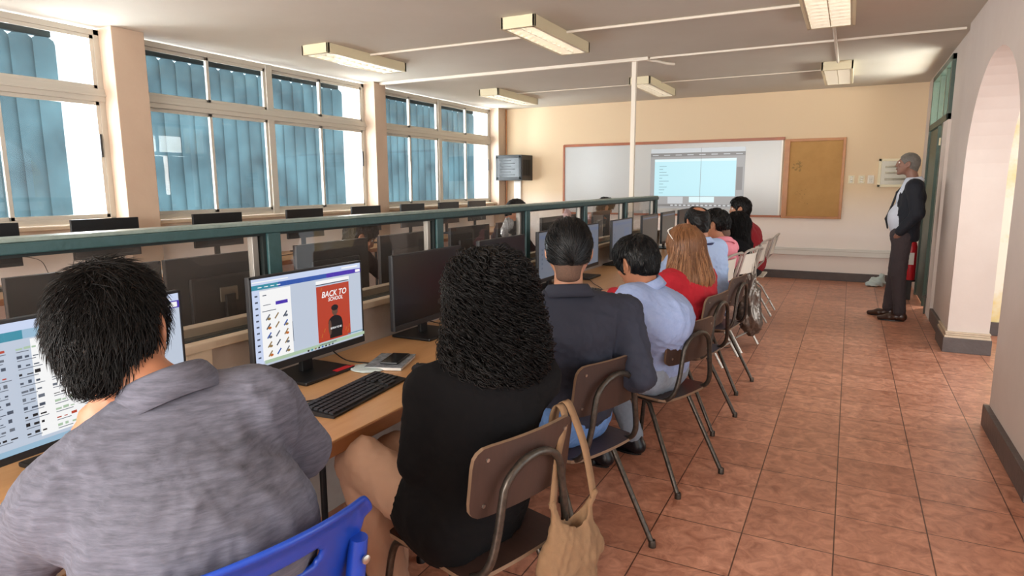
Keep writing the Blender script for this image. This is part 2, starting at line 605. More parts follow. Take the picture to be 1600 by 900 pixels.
w1 = arch_panel(3.62, 7.12, 4.64, 6.64, 1.50, 2.37, XR, 1.13)
w1.v += []
struct(w1, 'wall_right', 'pier')
w2 = arch_panel(-3.0, 3.62, .6, 2.7, 1.50, 2.37, XR, 1.13)  # second arch, out of view, added so corridor light brightens the floor
struct(w2, 'wall_right_near', 'pier')
# recessed stretch beyond the pier with the doorway
b = MB().box((.835, 8.10, 0), (1.13, 8.50, 2.10)).box((.865, 7.12, 0), (1.13, 8.17, ZC)).box((.865, 9.97, 0), (1.13, YB, ZC)).box((.865, 8.17, 2.76), (1.13, 9.97, ZC))
struct(b, 'wall_right_far', 'pier')
struct(MB().box((1.13, 7.55, 0), (3.3, 7.7, ZC)), 'wall_corridor', 'yellow')
# skirtings
SK = [('baseboard_back', (-5.75, 10.825, 0), (.86, YB, .125)),
      ('baseboard_right_far', (.835, 7.12, 0), (.865, 8.10, .13)),
      ('baseboard_pier', (.80, 6.60, 0), (1.15, 7.13, .13)),
      ('baseboard_near', (.80, 3.55, 0), (1.15, 4.66, .13)),
      ('baseboard_corridor', (1.13, 7.52, 0), (3.3, 7.55, .13))]
for n, lo, hi in SK:
    b = MB().box(lo, hi, .004)
    struct(b, n, 'skirt')
struct(MB().box((.80, -3, 0), (.83, .62, .13), .004), 'baseboard_right', 'skirt')
# little stack of cover strips on top of the pier skirting
b = MB().box((.808, 6.605, .13), (1.142, 7.12, .150), .003).box((.816, 6.613, .152), (1.136, 7.12, .168), .003).box((.812, 6.61, .170), (1.14, 7.12, .182), .003)
struct(b, 'trim_2', 'ledge')
# low wall carrying the glazed partition
WC = (-2.16, -2.00)
struct(MB().box((WC[0], YN, 0), (WC[1], 7.70, .885)), 'wall_center', 'lowwall')
b = MB().box((-2.035, YN, .885), (-1.985, 7.72, .915), .004).box((-2.175, YN, .885), (-2.115, 7.72, .945), .004)
struct(b, 'trim_3', 'ledge')

# ------------------------------------------------------------------ windows and blinds
for i, (y0, y1) in enumerate(WINS):
    ym = (y0 + y1) / 2 - .03
    X0, X1 = -5.99, -5.93
    zb, zt, z1, z2 = 1.14, 2.81, 2.20, 2.31
    f = MB()
    f.box((X0, y0, zb), (X1, y1, zb + .05), .004).box((X0, y0, zt - .05), (X1, y1, zt), .004)
    f.box((X0 - .01, y0, z1), (X1 + .015, y1, z2), .006).box((X0 + .02, y0, z1 + .045), (X1 + .03, y1, z1 + .065), .003)
    f.box((X0, y0, zb), (X1, y0 + .05, zt), .004).box((X0, y1 - .05, zb), (X1, y1, zt), .004)
    f.box((X0 - .01, ym - .045, zb), (X1 + .01, ym + .045, zt), .006)
    for (a, c) in ((y0 + .05, ym - .045), (ym + .045, y1 - .05)):
        m_ = (a + c) / 2
        for (za, zc) in ((zb + .05, z1), (z2, zt - .05)):
            for (s0, s1, xx) in ((a, m_ + .02, X0 + .012), (m_ - .02, c, X0 + .036)):
                t = .032
                f.box((xx, s0, za), (xx + .018, s0 + t, zc), .002).box((xx, s1 - t, za), (xx + .018, s1, zc), .002)
                f.box((xx, s0, za), (xx + .018, s1, za + t), .002).box((xx, s0, zc - t), (xx + .018, s1, zc), .002)
    wn = struct(f, 'window_%d' % (i + 1), 'alu')
    for (a, c) in ((y0 + .05, ym - .045), (ym + .045, y1 - .05)):
        m_ = (a + c) / 2
        for (za, zc) in ((zb + .05, z1), (z2, zt - .05)):
            for (s0, s1, xx) in ((a, m_ + .02, X0 + .02), (m_ - .02, c, X0 + .044)):
                MB().box((xx, s0 + .03, za + .03), (xx + .004, s1 - .03, zc - .03)).build('pane', 'winglass', wn)
    MB().box((X1, y1 - .085, 1.72), (X1 + .012, y1 - .065, 1.92), .004).build('latch', 'blk2', wn)
    nv = 17
    names = ['vertical blue blind behind the window nearest the camera edge, mostly out of frame', 'vertical blue blind behind the leftmost window beside the first peach pillar',
             'vertical blue blind behind the middle window between the two peach pillars', 'vertical blue blind behind the farthest window beside the hanging network cabinet']
    if i == 0:
        continue
    bl = empty('vertical_blind', (-6.13, (y0 + y1) / 2, 2.715), 0, names[i], 'blind', 'blue vertical blinds in the window row')
    MB().box((-.025, y0 - (y0 + y1) / 2 + .02, -.004), (.025, y1 - (y0 + y1) / 2 - .30, .075), .004).build('head_rail', 'blind', bl)
    for k in range(nv):
        yc = y0 + .12 + k * .172 - (y0 + y1) / 2
        wv = .092
        pts = []
        tw = random.uniform(-.02, .06) + .22
        xb = random.uniform(-.004, .004)
        for j in range(7):
            t = (j / 6 - .5) * 2
            pts.append((xb + .008 * (1 - t * t) + math.sin(tw) * t * wv * .8, yc + t * wv * math.cos(tw)))
        V = []
        zs = [-1.57, -.9, -.06, -.035, -.002]
        for zi, z in enumerate(zs):
            for j, (x, y) in enumerate(pts):
                t = (j / 6 - .5) * 2
                yy = y
                zz = z
                if zi == 4: yy = yc + t * wv * .45; zz = -.002
                if zi == 3: yy = yc + t * wv * .85; zz = -.03
                V.append((x + (.006 * math.sin(zi * 1.7 + k)), yy, zz))
        F = [(a * 7 + j, a * 7 + j + 1, (a + 1) * 7 + j + 1, (a + 1) * 7 + j) for a in range(4) for j in range(6)]
        o = mk('vane', V, F, 'blind', bl, True)

# ------------------------------------------------------------------ ceiling services
def luminaire(x0, x1, y0, y1, label):
    t = empty('ceiling_light', ((x0 + x1) / 2, (y0 + y1) / 2, ZC), 0, label, 'ceiling light', 'box luminaires on the ceiling')
    hx, hy = (x1 - x0) / 2, (y1 - y0) / 2
    h = MB()
    d = -.095
    h.box((-hx, -hy, d), (-hx + .022, hy, 0), .003).box((hx - .022, -hy, d), (hx, hy, 0), .003)
    h.box((-hx, -hy, d), (hx, -hy + .03, 0), .003).box((-hx, hy - .03, d), (hx, hy, 0), .003)
    h.box((-hx + .01, -hy + .01, -.02), (hx - .01, hy - .01, 0))
    h.build('housing', 'cream', t)
    MB().box((-hx + .022, -hy + .03, -.035), (hx - .022, hy - .03, -.022)).build('reflector', 'lampdark', t)
    g = MB()
    n = 12
    for k in range(n):
        yy = -hy + .05 + (2 * hy - .1) * k / (n - 1)
        g.box((-hx + .022, yy - .004, d + .002), (hx - .022, yy + .004, d + .045), 0, Matrix.Rotation(.35, 3, 'X'))
    g.box((-.004, -hy + .03, d + .003), (.004, hy - .03, d + .04))
    g.box((-hx + .022, -hy + .03, d), (-hx + .034, hy - .03, d + .012)).box((hx - .034, -hy + .03, d), (hx - .022, hy - .03, d + .012))
    g.box((-hx + .022, -hy + .03, d), (hx - .022, -hy + .042, d + .012)).box((-hx + .022, hy - .042, d), (hx - .022, hy - .03, d + .012))
    g.build('louvre', 'louvre', t)
    d_l = area('lamp_fill_light', (0, 0, -.040), (0, 0, -1), 2 * hx - .07, 2 * hy - .10, LAMP_FILL_W, (1.0, 0.96, 0.9))  # room fill added inside the housing; the lamps themselves are off
    d_l.rotation_euler = (0, 0, 0)
    d_l.parent = t
    for sx in (-.07, .07):
        MB().cyl((sx, -hy + .06, -.055), (sx, hy - .06, -.055), .013, 10).build('fluorescent_tube', 'tube', t)


luminaire(-4.92, -4.58, 4.98, 6.24, 'cream box ceiling light nearest the windows, in the row closer to the camera')
luminaire(-2.68, -2.37, 4.98, 6.24, 'cream box ceiling light above the partition, middle of the closer row')
luminaire(-.42, -.06, 4.90, 6.24, 'soiled ceiling light cut by the top edge, right of the closer row')
luminaire(-4.90, -4.58, 8.42, 9.76, 'cream box ceiling light above the network cabinet in the far row')
luminaire(-2.66, -2.38, 8.45, 9.82, 'white box ceiling light seen behind the vertical pipe')
luminaire(-.40, -.07, 8.50, 9.78, 'box ceiling light above the cork board, right end of the far row')


def conduit(pts, label, r=.012):
    t = MB().tube(pts, r, 8).build('conduit', 'pipe', None, True)
    tag(t, label, 'conduit', 'white surface conduits on the ceiling')


zc = ZC - .013
conduit([(-4.58, 5.62, zc), (-2.68, 5.66, zc)], 'thin white conduit between the window-side light and the middle light')
conduit([(-2.37, 5.66, zc), (-.42, 5.70, zc)], 'thin white conduit between the middle light and the soiled light')
conduit([(-.23, 6.24, zc), (-.23, 8.50, zc)], 'short white conduit joining the two right-hand ceiling lights', .014)
conduit([(-4.58, 9.0, zc), (-2.66, 9.0, zc)], 'faint white conduit between the far left and far middle lights', .007)
conduit([(-2.38, 9.0, zc), (-.40, 9.0, zc)], 'faint white conduit between the far middle and far right lights', .007)
conduit([(-2.10, 7.30, zc), (-2.02, 7.42, zc - .004), (-1.97, 7.60, zc - .002), (-1.9, 7.72, zc)], 'short curved white pipe branching off the top of the vertical pipe', .016)
t = MB().box((-5.74, 7.20, ZC - .035), (-2.06, 7.25, ZC), .003).build('cable_trunking', 'pipe')
tag(t, 'wide white trunking across the ceiling from the second pillar to the vertical pipe', 'trunking')
t = MB().box((-2.05, 7.24, ZC - .02), (.82, 7.265, ZC), .003).build('cable_trunking', 'pipe')
tag(t, 'narrow trunking across the ceiling from the vertical pipe to the right wall', 'trunking')
t = MB()
t.box((-2.145, 7.19, 0), (-2.095, 7.24, ZC), .006)
t.v = [(x - .105, y + .045, z) for x, y, z in t.v]
t = t.build('service_pole', 'pipe')
tag(t, 'square white vertical pipe from ceiling down behind the glazed partition', 'pipe')

# ------------------------------------------------------------------ back wall fittings
bw = YB
t = empty('whiteboard', (-2.76, bw, .96), 0, 'long white enamel board with thin brown wooden frame on the back wall', 'whiteboard')
MB().box((-1.80, -.02, 0), (1.80, -.004, 1.17), .002).build('writing_surface', 'board', t)
f = MB().box((-1.81, -.035, 1.15), (1.82, 0, 1.195), .003).box((-1.81, -.045, -.02), (1.82, 0, .012), .003).box((-1.825, -.035, -.02), (-1.79, 0, 1.185), .003)
f.build('frame', 'orangewood', t)
MB().box((1.775, -.024, .012), (1.80, -.018, 1.15), .001).build('edge_strip', 'alu', t)
t = empty('cork_board', (-.515, bw, .93), 0, 'tan cork pin board in a pine frame beside the whiteboard', 'pin board')
MB().box((-.38, -.018, .03), (.38, -.004, 1.16), .002).build('cork_panel', 'cork', t)
f = MB().box((-.41, -.035, 1.15), (.41, 0, 1.19), .003).box((-.41, -.035, 0), (.41, 0, .035), .003)
f.box((-.42, -.038, 0), (-.345, 0, 1.19), .003).box((.37, -.038, 0), (.41, 0, 1.19), .003)
f.build('frame', 'orangewood2', t)
st = MB()
for k in range(46):
    a = rng.normal(0, 1, 2)
    cx_, cz_ = (-.22 + a[0] * .035, .80 + a[1] * .045) if k < 30 else (-.16 + a[0] * .05, .33 + a[1] * .06)
    r_ = random.uniform(.006, .02) if k < 30 else random.uniform(.003, .010)
    st.add = None
    n_ = 9
    st._add([(cx_ + r_ * math.cos(2 * PI * j / n_) * random.uniform(.7, 1.3), -.0185 - .00005 * k, cz_ + r_ * .7 * math.sin(2 * PI * j / n_)) for j in range(n_)], [tuple(range(n_))])
M['stain'] = mat('soot_stain', '8f7145', .9)
st.build('dark_stain', 'stain', t)

t = empty('projected_image', (-2.25, bw - .0225, 1.06), 0, 'pale blue computer desktop projected onto the whiteboard', 'projection')  # glowing quads on the board stand in for the projector's light
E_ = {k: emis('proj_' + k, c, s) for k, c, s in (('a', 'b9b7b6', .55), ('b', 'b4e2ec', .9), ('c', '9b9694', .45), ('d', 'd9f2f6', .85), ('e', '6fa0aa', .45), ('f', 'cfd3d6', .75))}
q = MB()
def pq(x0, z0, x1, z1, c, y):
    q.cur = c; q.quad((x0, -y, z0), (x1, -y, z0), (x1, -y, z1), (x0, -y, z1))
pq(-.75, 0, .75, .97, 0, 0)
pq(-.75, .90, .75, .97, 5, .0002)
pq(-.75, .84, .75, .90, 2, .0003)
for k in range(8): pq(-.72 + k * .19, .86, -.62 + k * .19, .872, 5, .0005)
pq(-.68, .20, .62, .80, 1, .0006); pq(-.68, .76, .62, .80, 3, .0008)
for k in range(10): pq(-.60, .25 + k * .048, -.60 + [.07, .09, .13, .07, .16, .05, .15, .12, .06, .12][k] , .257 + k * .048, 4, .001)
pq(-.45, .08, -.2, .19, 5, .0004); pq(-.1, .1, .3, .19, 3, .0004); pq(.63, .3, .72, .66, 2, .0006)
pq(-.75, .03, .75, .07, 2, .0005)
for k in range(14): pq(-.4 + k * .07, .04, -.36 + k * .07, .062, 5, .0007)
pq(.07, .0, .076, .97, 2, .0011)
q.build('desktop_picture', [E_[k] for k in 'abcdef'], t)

# outlets, panel, duct, cabinet
for k, (xx, lb) in enumerate(((-.005, 'left'), (.125, 'middle'), (.245, 'right'))):
    t = empty('wall_outlet', (xx, bw, 1.51), 0, 'small beige wall plate beside the cork board, %s one of three' % lb, 'outlet', 'row of wall plates right of the cork board')
    MB().box((-.042, -.012, -.06), (.042, 0, .06), .004).build('plate', 'cream' if k < 2 else 'pipe', t)
    s_ = MB()
    for zz in (-.032, .0, .032): s_.box((-.02, -.016, zz - .011), (.02, -.011, zz + .011), .002)
    s_.build('socket', 'brass', t)
t = empty('breaker_panel', (.565, bw, 1.60), 0, 'grey metal breaker panel on the back wall behind the standing man', 'breaker panel')
b = MB().box((-.235, -.05, -.20), (.235, 0, -.165), .003).box((-.235, -.05, .165), (.235, 0, .20), .003).box((-.235, -.05, -.2), (-.2, 0, .2), .003).box((.2, -.05, -.2), (.235, 0, .2), .003)
b.build('frame', 'cream', t)
MB().box((-.2, -.035, -.165), (.2, 0, .165)).build('door', 'brass', t)
b = MB()
for zz in (-.09, .0, .085): b.box((-.15, -.05, zz - .014), (.15, -.034, zz + .014), .002)
b.build('breaker_strip', 'lampdark', t)
t = empty('wall_duct', (-1.2, bw, .43), 0, 'white horizontal cable duct low on the back wall', 'duct')
MB().box((-2.6, -.05, -.055), (2.02, 0, .055), .004).build('duct_body', 'white', t)
MB().box((-2.6, -.054, .012), (2.02, -.045, .018)).build('duct_seam', 'alu', t)
t = empty('network_cabinet', (-5.45, bw, 1.76), 0, 'black wall-hung network cabinet with a glass door in the far left corner', 'network cabinet')
MB().box((-.28, -.44, -.225), (.25, 0, .225), .006).build('body', 'blk2', t)
d_ = MB().box((-.265, -.455, -.205), (.235, -.44, -.165), .003).box((-.265, -.455, .165), (.235, -.44, .205), .003).box((-.265, -.455, -.205), (-.225, -.44, .205), .003).box((.195, -.455, -.205), (.235, -.44, .205), .003).build('door', 'blk', t)
MB().box((-.225, -.452, -.165), (.195, -.449, .165)).build('glass', 'blkgloss', d_)
b = MB()
for k in range(6): b.box((-.18, -.456, -.13 + k * .05), (-.18 + (.22 if k % 2 else .30), -.4525, -.118 + k * .05))
b.build('patch_panel', 'blk2', t)
b = MB()
for k in range(9): b.box((.25, -.40 + k * .035, -.14), (.254, -.385 + k * .035, .14))
b.build('side_vent', 'blk', t)
t = MB().box((-5.56, bw - .05, 0), (-5.42, bw, 1.53), .004).build('cable_duct', 'white')
tag(t, 'wide white upright duct below the network cabinet', 'duct')
t = MB().tube([(-5.73, bw - .02, 0), (-5.73, bw - .02, ZC)], .013).build('corner_pipe', 'orangewood2')
tag(t, 'thin brown pipe running up the far left corner', 'pipe')

# ------------------------------------------------------------------ doorway in the right wall
fr = MB()
x0, x1 = .83, .93
for (y_, za_) in ((8.17, 2.10), (9.90, 0)):
    fr.box((x0, y_, za_), (x1, y_ + .07, 2.76), .004)
fr.box((x0, 8.50, 0), (x1, 8.57, 2.10), .004)
fr.box((x0, 8.17, 2.10), (x1, 9.97, 2.17), .004).box((x0, 8.17, 2.70), (x1, 9.97, 2.76), .004)
for y_ in (8.75, 9.33): fr.box((x0 + .02, y_, 2.17), (x1 - .02, y_ + .04, 2.70), .003)
for y_ in (9.0,): fr.box((x0 + .01, y_, 0), (x1, y_ + .06, 2.1), .003)
fr = struct(fr, 'door_1', 'doorgreen')
for a, c in ((8.24, 8.75), (8.79, 9.33), (9.37, 9.90)):
    MB().box((.875, a, 2.17), (.88, c, 2.70)).build('transom_pane', 'winglass', fr)
MB().box((.85, 9.07, .02), (.89, 9.90, 2.09), .004).build('fixed_leaf', 'doorgreen', fr)
dl = MB().box((-.02, 0, .02), (.02, .40, 2.09), .004)
dl.xf(Matrix.Translation((.88, 8.575, 0)) @ Matrix.Rotation(-.35, 4, 'Z'))
dl = dl.build('open_leaf', 'doorgreen', fr)
h = MB().cyl((.85, 8.9, 1.02), (.80, 8.9, 1.02), .01).box((.79, 8.84, 1.01), (.805, 8.96, 1.03), .004)
MB().box((.815, 8.51, 1.86), (.832, 8.55, 1.94), .003).build('hinge_plate', 'cream', fr)
t = MB().box((.812, 8.46, .0), (.826, 8.475, .22), .002).box((.79, 8.43, .19), (.83, 8.49, .205), .002).build('door_stop', 'chairtube')
tag(t, 'thin black metal door stop at the foot of the green door post', 'door stop')
# room behind the doorway
struct(MB().box((2.2, 7.7, 0), (2.3, YB, ZC)), 'wall_outer', 'yellow')

# ------------------------------------------------------------------ glazed partition
pt = empty('glazed_partition', (-2.06, 2.3, .885), 0, 'long dark green framed glass partition standing on the low wall between desks', 'partition')
POSTS = [-1.75, -.55, .65, 1.84, 3.02, 4.14, 5.28, 6.44, 7.60]
oy, oz = 2.3, .885
MB().box((-.048, -4.2 - .8, .393), (.048, 7.66 - oy, .425), .004).build('top_rail', 'green', pt)
MB().box((-.050, -4.2 - .8, .4255), (.040, 7.66 - oy, .438), .003).build('rail_cap', 'greencap', pt)
MB().box((-.03, -4.2 - .8, .383), (.03, 7.6 - oy, .3925)).build('rail_groove', 'greenblk', pt)
MB().box((-.05, -4.2 - .8, .0), (.02, 7.6 - oy, .03), .003).build('bottom_channel', 'greenblk', pt)
for k, y_ in enumerate(POSTS):
    ps = MB().box((-.042, y_ - oy - .03, .03), (.042, y_ - oy + .035, .393), .004).build('post', 'green', pt)
    MB().box((-.02, y_ - oy - .046, .03), (.03, y_ - oy - .031, .382)).build('post_groove', 'greenblk', ps)
    MB().box((-.012, y_ - oy - .085, .03), (.016, y_ - oy - .058, .382), .002).build('pane_edge_strip', 'alu2', ps)
for a, c in zip(POSTS[:-1], POSTS[1:]):
    MB().box((-.003, a - oy + .035, .03), (.003, c - oy - .04, .382)).build('glass_pane', 'paneglass', pt)

# ------------------------------------------------------------------ sculpting toolkit (distance fields meshed with openvdb)
def V3(*a):
    return np.array(a if len(a) > 1 else a[0], dtype=np.float64)


def unit(v):
    v = np.asarray(v, float)
    return v / (np.linalg.norm(v) + 1e-9)


class Field:
    def __init__(s, lo, hi, h):
        s.lo = V3(lo); s.h = h
        s.n = np.ceil((V3(hi) - s.lo) / h).astype(int) + 1
        s.D = np.full(tuple(s.n), 0.1, np.float32)

    def _reg(s, lo, hi, pad):
        i0 = np.clip(np.floor((V3(lo) - pad - s.lo) / s.h).astype(int), 0, s.n - 1)
        i1 = np.clip(np.ceil((V3(hi) + pad - s.lo) / s.h).astype(int) + 1, 1, s.n)
        sl = tuple(slice(a, b) for a, b in zip(i0, i1))
        ax = [(s.lo[k] + s.h * np.arange(i0[k], i1[k])).astype(np.float32) for k in range(3)]
        return sl, ax[0][:, None, None], ax[1][None, :, None], ax[2][None, None, :]

    def _mix(s, sl, d, k, op):
        a = s.D[sl]
        if op == 'sub':
            d = -d
            hh = np.maximum(k - np.abs(a - d), 0) / max(k, 1e-6)
            s.D[sl] = np.maximum(a, d) + hh * hh * k * .25
        else:
            hh = np.maximum(k - np.abs(a - d), 0) / max(k, 1e-6)
            s.D[sl] = np.minimum(a, d) - hh * hh * k * .25

    def cone(s, a, b, ra, rb, k=.02, lat=None, st=1.0, op='add'):
        a = V3(a); b = V3(b)
        R = max(ra, rb) * max(st, 1)
        sl, X, Y, Z = s._reg(np.minimum(a, b) - R, np.maximum(a, b) + R, k + 3 * s.h)
        px, py, pz = X - a[0], Y - a[1], Z - a[2]
        ba = b - a
        if lat is not None:
            l = unit(lat)
            c = (px * l[0] + py * l[1] + pz * l[2]) * (1 - 1 / st)
            px = px - c * l[0]; py = py - c * l[1]; pz = pz - c * l[2]
            ba = ba - l * (ba @ l) * (1 - 1 / st)
        L2 = ba @ ba + 1e-9
        t = np.clip((px * ba[0] + py * ba[1] + pz * ba[2]) / L2, 0, 1)
        d = np.sqrt((px - t * ba[0]) ** 2 + (py - t * ba[1]) ** 2 + (pz - t * ba[2]) ** 2) - (ra + (rb - ra) * t)
        s._mix(sl, d, k, op)
        return s

    def chain(s, pts, rs, k=.02, **kw):
        for i in range(len(pts) - 1):
            s.cone(pts[i], pts[i + 1], rs[i], rs[i + 1], k, **kw)
        return s

    def ell(s, c, r, ax=None, k=.02, op='add'):
        """ellipsoid: radii r along axes ax (three unit vectors)"""
        c = V3(c); r = V3(r)
        ax = np.eye(3) if ax is None else np.array([unit(q) for q in ax])
        R = np.sqrt(((ax * r[:, None]) ** 2).sum(0))
        sl, X, Y, Z = s._reg(c - R, c + R, k + 3 * s.h)
        px, py, pz = X - c[0], Y - c[1], Z - c[2]
        k0 = 0; k1 = 0
        for i in range(3):
            u = px * ax[i][0] + py * ax[i][1] + pz * ax[i][2]
            k0 = k0 + (u / r[i]) ** 2; k1 = k1 + (u / r[i] ** 2) ** 2
        k0 = np.sqrt(k0); k1 = np.sqrt(k1) + 1e-6
        s._mix(sl, (k0 * (k0 - 1) / k1).astype(np.float32), k, op)
        return s

    def cut(s, p, n, k=.004):
        """remove everything on the side n points to"""
        p = V3(p); n = unit(n)
        sl, X, Y, Z = s._reg(s.lo, s.lo + s.n * s.h, 0)
        d = (X - p[0]) * n[0] + (Y - p[1]) * n[1] + (Z - p[2]) * n[2]
        a = s.D
        hh = np.maximum(k - np.abs(a - d), 0) / k
        s.D = (np.maximum(a, d) + hh * hh * k * .25).astype(np.float32)
        return s

    def sample(s, P):
        q = (P - s.lo) / s.h
        q = np.clip(q, 0, s.n - 1.001)
        i = q.astype(int); f = q - i
        r = 0
        for dx in (0, 1):
            for dy in (0, 1):
                for dz in (0, 1):
                    wgt = (f[:, 0] if dx else 1 - f[:, 0]) * (f[:, 1] if dy else 1 - f[:, 1]) * (f[:, 2] if dz else 1 - f[:, 2])
                    r = r + wgt * s.D[i[:, 0] + dx, i[:, 1] + dy, i[:, 2] + dz]
        return r

    def grad(s, P):
        e = s.h
        g = np.stack([s.sample(P + np.eye(3)[k] * e) - s.sample(P - np.eye(3)[k] * e) for k in range(3)], 1)
        return g / (np.linalg.norm(g, axis=1, keepdims=True) + 1e-9)

    def mesh(s):
        g = openvdb.FloatGrid(0.1)
        D = s.D.copy()
        D[0] = D[-1] = .1; D[:, 0] = D[:, -1] = .1; D[:, :, 0] = D[:, :, -1] = .1
        g.copyFromArray(D)
        g.transform = openvdb.createLinearTransform(voxelSize=s.h)
        P, Q = g.convertToQuads(0.0)
        P = P.astype(np.float64) + s.lo
        Q = np.asarray(Q)
        return P, Q


def wrinkle(P, amp, freq, seed, axis=None, squash=.35):
    """folds: ridged warped sines"""
    r = np.random.default_rng(seed)
    q = P * freq
    if axis is not None:
        a = unit(axis)
        q = q - np.outer(q @ a, a) * (1 - squash)
    out = 0; A = 1.0; tot = 0
    for o in range(4):
        w_ = np.sin(q @ r.normal(0, 1, 3) * .8 + r.uniform(0, 6)) + np.sin(q @ r.normal(0, 1, 3) * .8 + r.uniform(0, 6))
        d = unit(r.normal(0, 1, 3)); 
        v = np.sin(q @ d * 1.6 + w_ * 1.3 + r.uniform(0, 6))
        out = out + A * (1 - np.abs(v) * 1.6); tot += A
        A *= .55; q = q * 1.9
    return amp * out / tot


def field_obj(name, F, m, parent, off, wr=None, still=None):
    P, Q = F.mesh()
    if wr:
        n = F.grad(P)
        if still is not None: n = n * np.clip((np.linalg.norm(P - still, axis=1) - .09) / .09, 0, 1)[:, None]
        for w_ in wr:
            P = P + n * wrinkle(P, *w_)[:, None]
    # outward winding
    a, b_, c = P[Q[0][0]], P[Q[0][1]], P[Q[0][2]]
    nn = np.cross(b_ - a, c - a)
    g = F.grad(np.array([a]))[0]
    if nn @ g < 0: Q = Q[:, ::-1]
    o = mk(name, P - V3(off), Q.tolist(), m, parent, True)
    return o


def hair_tufts(name, F, m, parent, off, roots, flow, length, steps, r0, lift=.004, curl=0, curlf=60, side=3, seed=1, jit=.3, taper=.25, mask=None, drop=0.0, avoid=None):
    """locks of hair that follow the hair volume F: each a thin tapering tube"""
    r = np.random.default_rng(seed)
    P = roots.copy()
    n = len(P)
    L = length * r.uniform(.6, 1.15, n)
    ds = (L / steps)[:, None]
    bias = r.normal(0, jit, (n, 3))
    ph = r.uniform(0, 6.28, n); cf = r.uniform(.7, 1.3, n) * curlf; ca = r.uniform(.5, 1.3, n) * curl
    lf = r.uniform(.2, 1.3, n) * lift
    path = []
    for k in range(steps + 1):
        t = k / steps
        N = F.grad(P)
        d = flow(P) + bias * .6
        d = d - N * (d * N).sum(1, keepdims=True)
        d = d / (np.linalg.norm(d, axis=1, keepdims=True) + 1e-9)
        S = np.cross(N, d)
        Pc = P.copy()
        if curl:
            ang = ph + cf * L * t
            Pc = Pc + N * ((np.cos(ang) + .4) * ca * min(1, t * 3))[:, None] + S * (np.sin(ang) * ca * min(1, t * 3))[:, None]
        path.append((Pc, N, S))
        P = P + d * ds + np.array([0, 0, -1]) * (drop * ds * t)
        dist = F.sample(P)
        P = P - F.grad(P) * (dist - lf * (.15 + t))[:, None]
    rad = r0 * r.uniform(.6, 1.3, n)
    if avoid:
        ok = np.ones(n, bool)
        for (Pc, N, S) in path:
            for c_, a_, rr_ in avoid:
                q_ = ((Pc - c_) @ a_.T) / rr_
                ok &= (q_ ** 2).sum(1) > 1
        path = [(a[ok], b_[ok], c_[ok]) for a, b_, c_ in path]
        rad = rad[ok]; n = int(ok.sum())
    V = []
    for k, (Pc, N, S) in enumerate(path):
        t = k / steps
        rr = rad * (1 - (1 - taper) * t ** 1.5)
        if k == steps: rr = rr * .2
        for j in range(side):
            a = 2 * PI * j / side
            V.append(Pc + N * (math.cos(a) * rr)[:, None] + S * (math.sin(a) * rr)[:, None])
    V = np.stack(V, 1)            # n, (steps+1)*side, 3
    K = (steps + 1) * side
    fq = []
    for k in range(steps):
        for j in range(side):
            fq.append((k * side + j, k * side + (j + 1) % side, (k + 1) * side + (j + 1) % side, (k + 1) * side + j))
    fq = np.array(fq)
    Fc = (fq[None] + (np.arange(n) * K)[:, None, None]).reshape(-1, 4)
    return mk(name, V.reshape(-1, 3) - V3(off), Fc.tolist(), m, parent, True)


# ------------------------------------------------------------------ tables
def table(x0, x1, y0, y1, label, fx):
    t = empty('computer_table', ((x0 + x1) / 2, (y0 + y1) / 2, 0), 0, label, 'table')
    hx, hy = (x1 - x0) / 2, (y1 - y0) / 2
    MB().box((-hx, -hy, .697), (hx, hy, .72), .003).build('tabletop', 'wood', t)
    xe = hx if fx > 0 else -hx
    MB().box((xe - .03 if fx > 0 else xe, -hy, .672), (xe + .004 if fx > 0 else xe + .03, hy, .7165), .004).build('front_edge', 'woodedge', t)
    n = max(2, int((y1 - y0) / 1.25))
    for k in range(n + 1):
        yy = -hy + .12 + (2 * hy - .24) * k / n
        for sx in (-1, 1):
            MB().tube([(sx * (hx - .10), yy, .70), (sx * (hx - .10), yy, .012)], .014, 10).lathe([(.019, 0), (.019, .02), (.015, .025)], (sx * (hx - .10), yy, 0), 12).build('leg', 'blk', t, True)
        MB().box((-hx + .1, yy - .012, .66), (hx - .1, yy + .012, .69), .002).build('crossbar', 'blk2', t)
    return t


table(-1.995, -1.30, -.9, 8.75, 'long oak-look table along the partition that the nearer row of people sit at', 1)
table(-2.98, -2.27, -.9, 7.9, 'long table behind the glazed partition carrying the monitors seen from the back', -1)
table(-5.74, -5.02, 1.0, 10.2, 'long table under the windows with the row of small dark monitors', 1)

# ------------------------------------------------------------------ monitors
EM = {k: emis('ui_' + k, c, s) for k, c, s in (
    ('bg', 'c4cfe0', .80), ('bar', 'c9d6f2', .85), ('teal', '3ba4bf', .6), ('blue', '2f63c4', .6), ('violet', '5336c8', .6), ('ink', '5d6a80', .45),
    ('green', 'bcd6b8', .7), ('red', 'd2492f', .62), ('wht', 'f2f2f2', .9), ('tan', 'b99a6a', .5), ('dark', '1d1c26', .3), ('skin', '8d6250', .4),
    ('orange', 'e0803a', .6), ('mid', '9fc4de', .75), ('grey', '8b95a6', .42), ('dull', '6a6660', .35), ('gbar', '7d8fae', .42))}


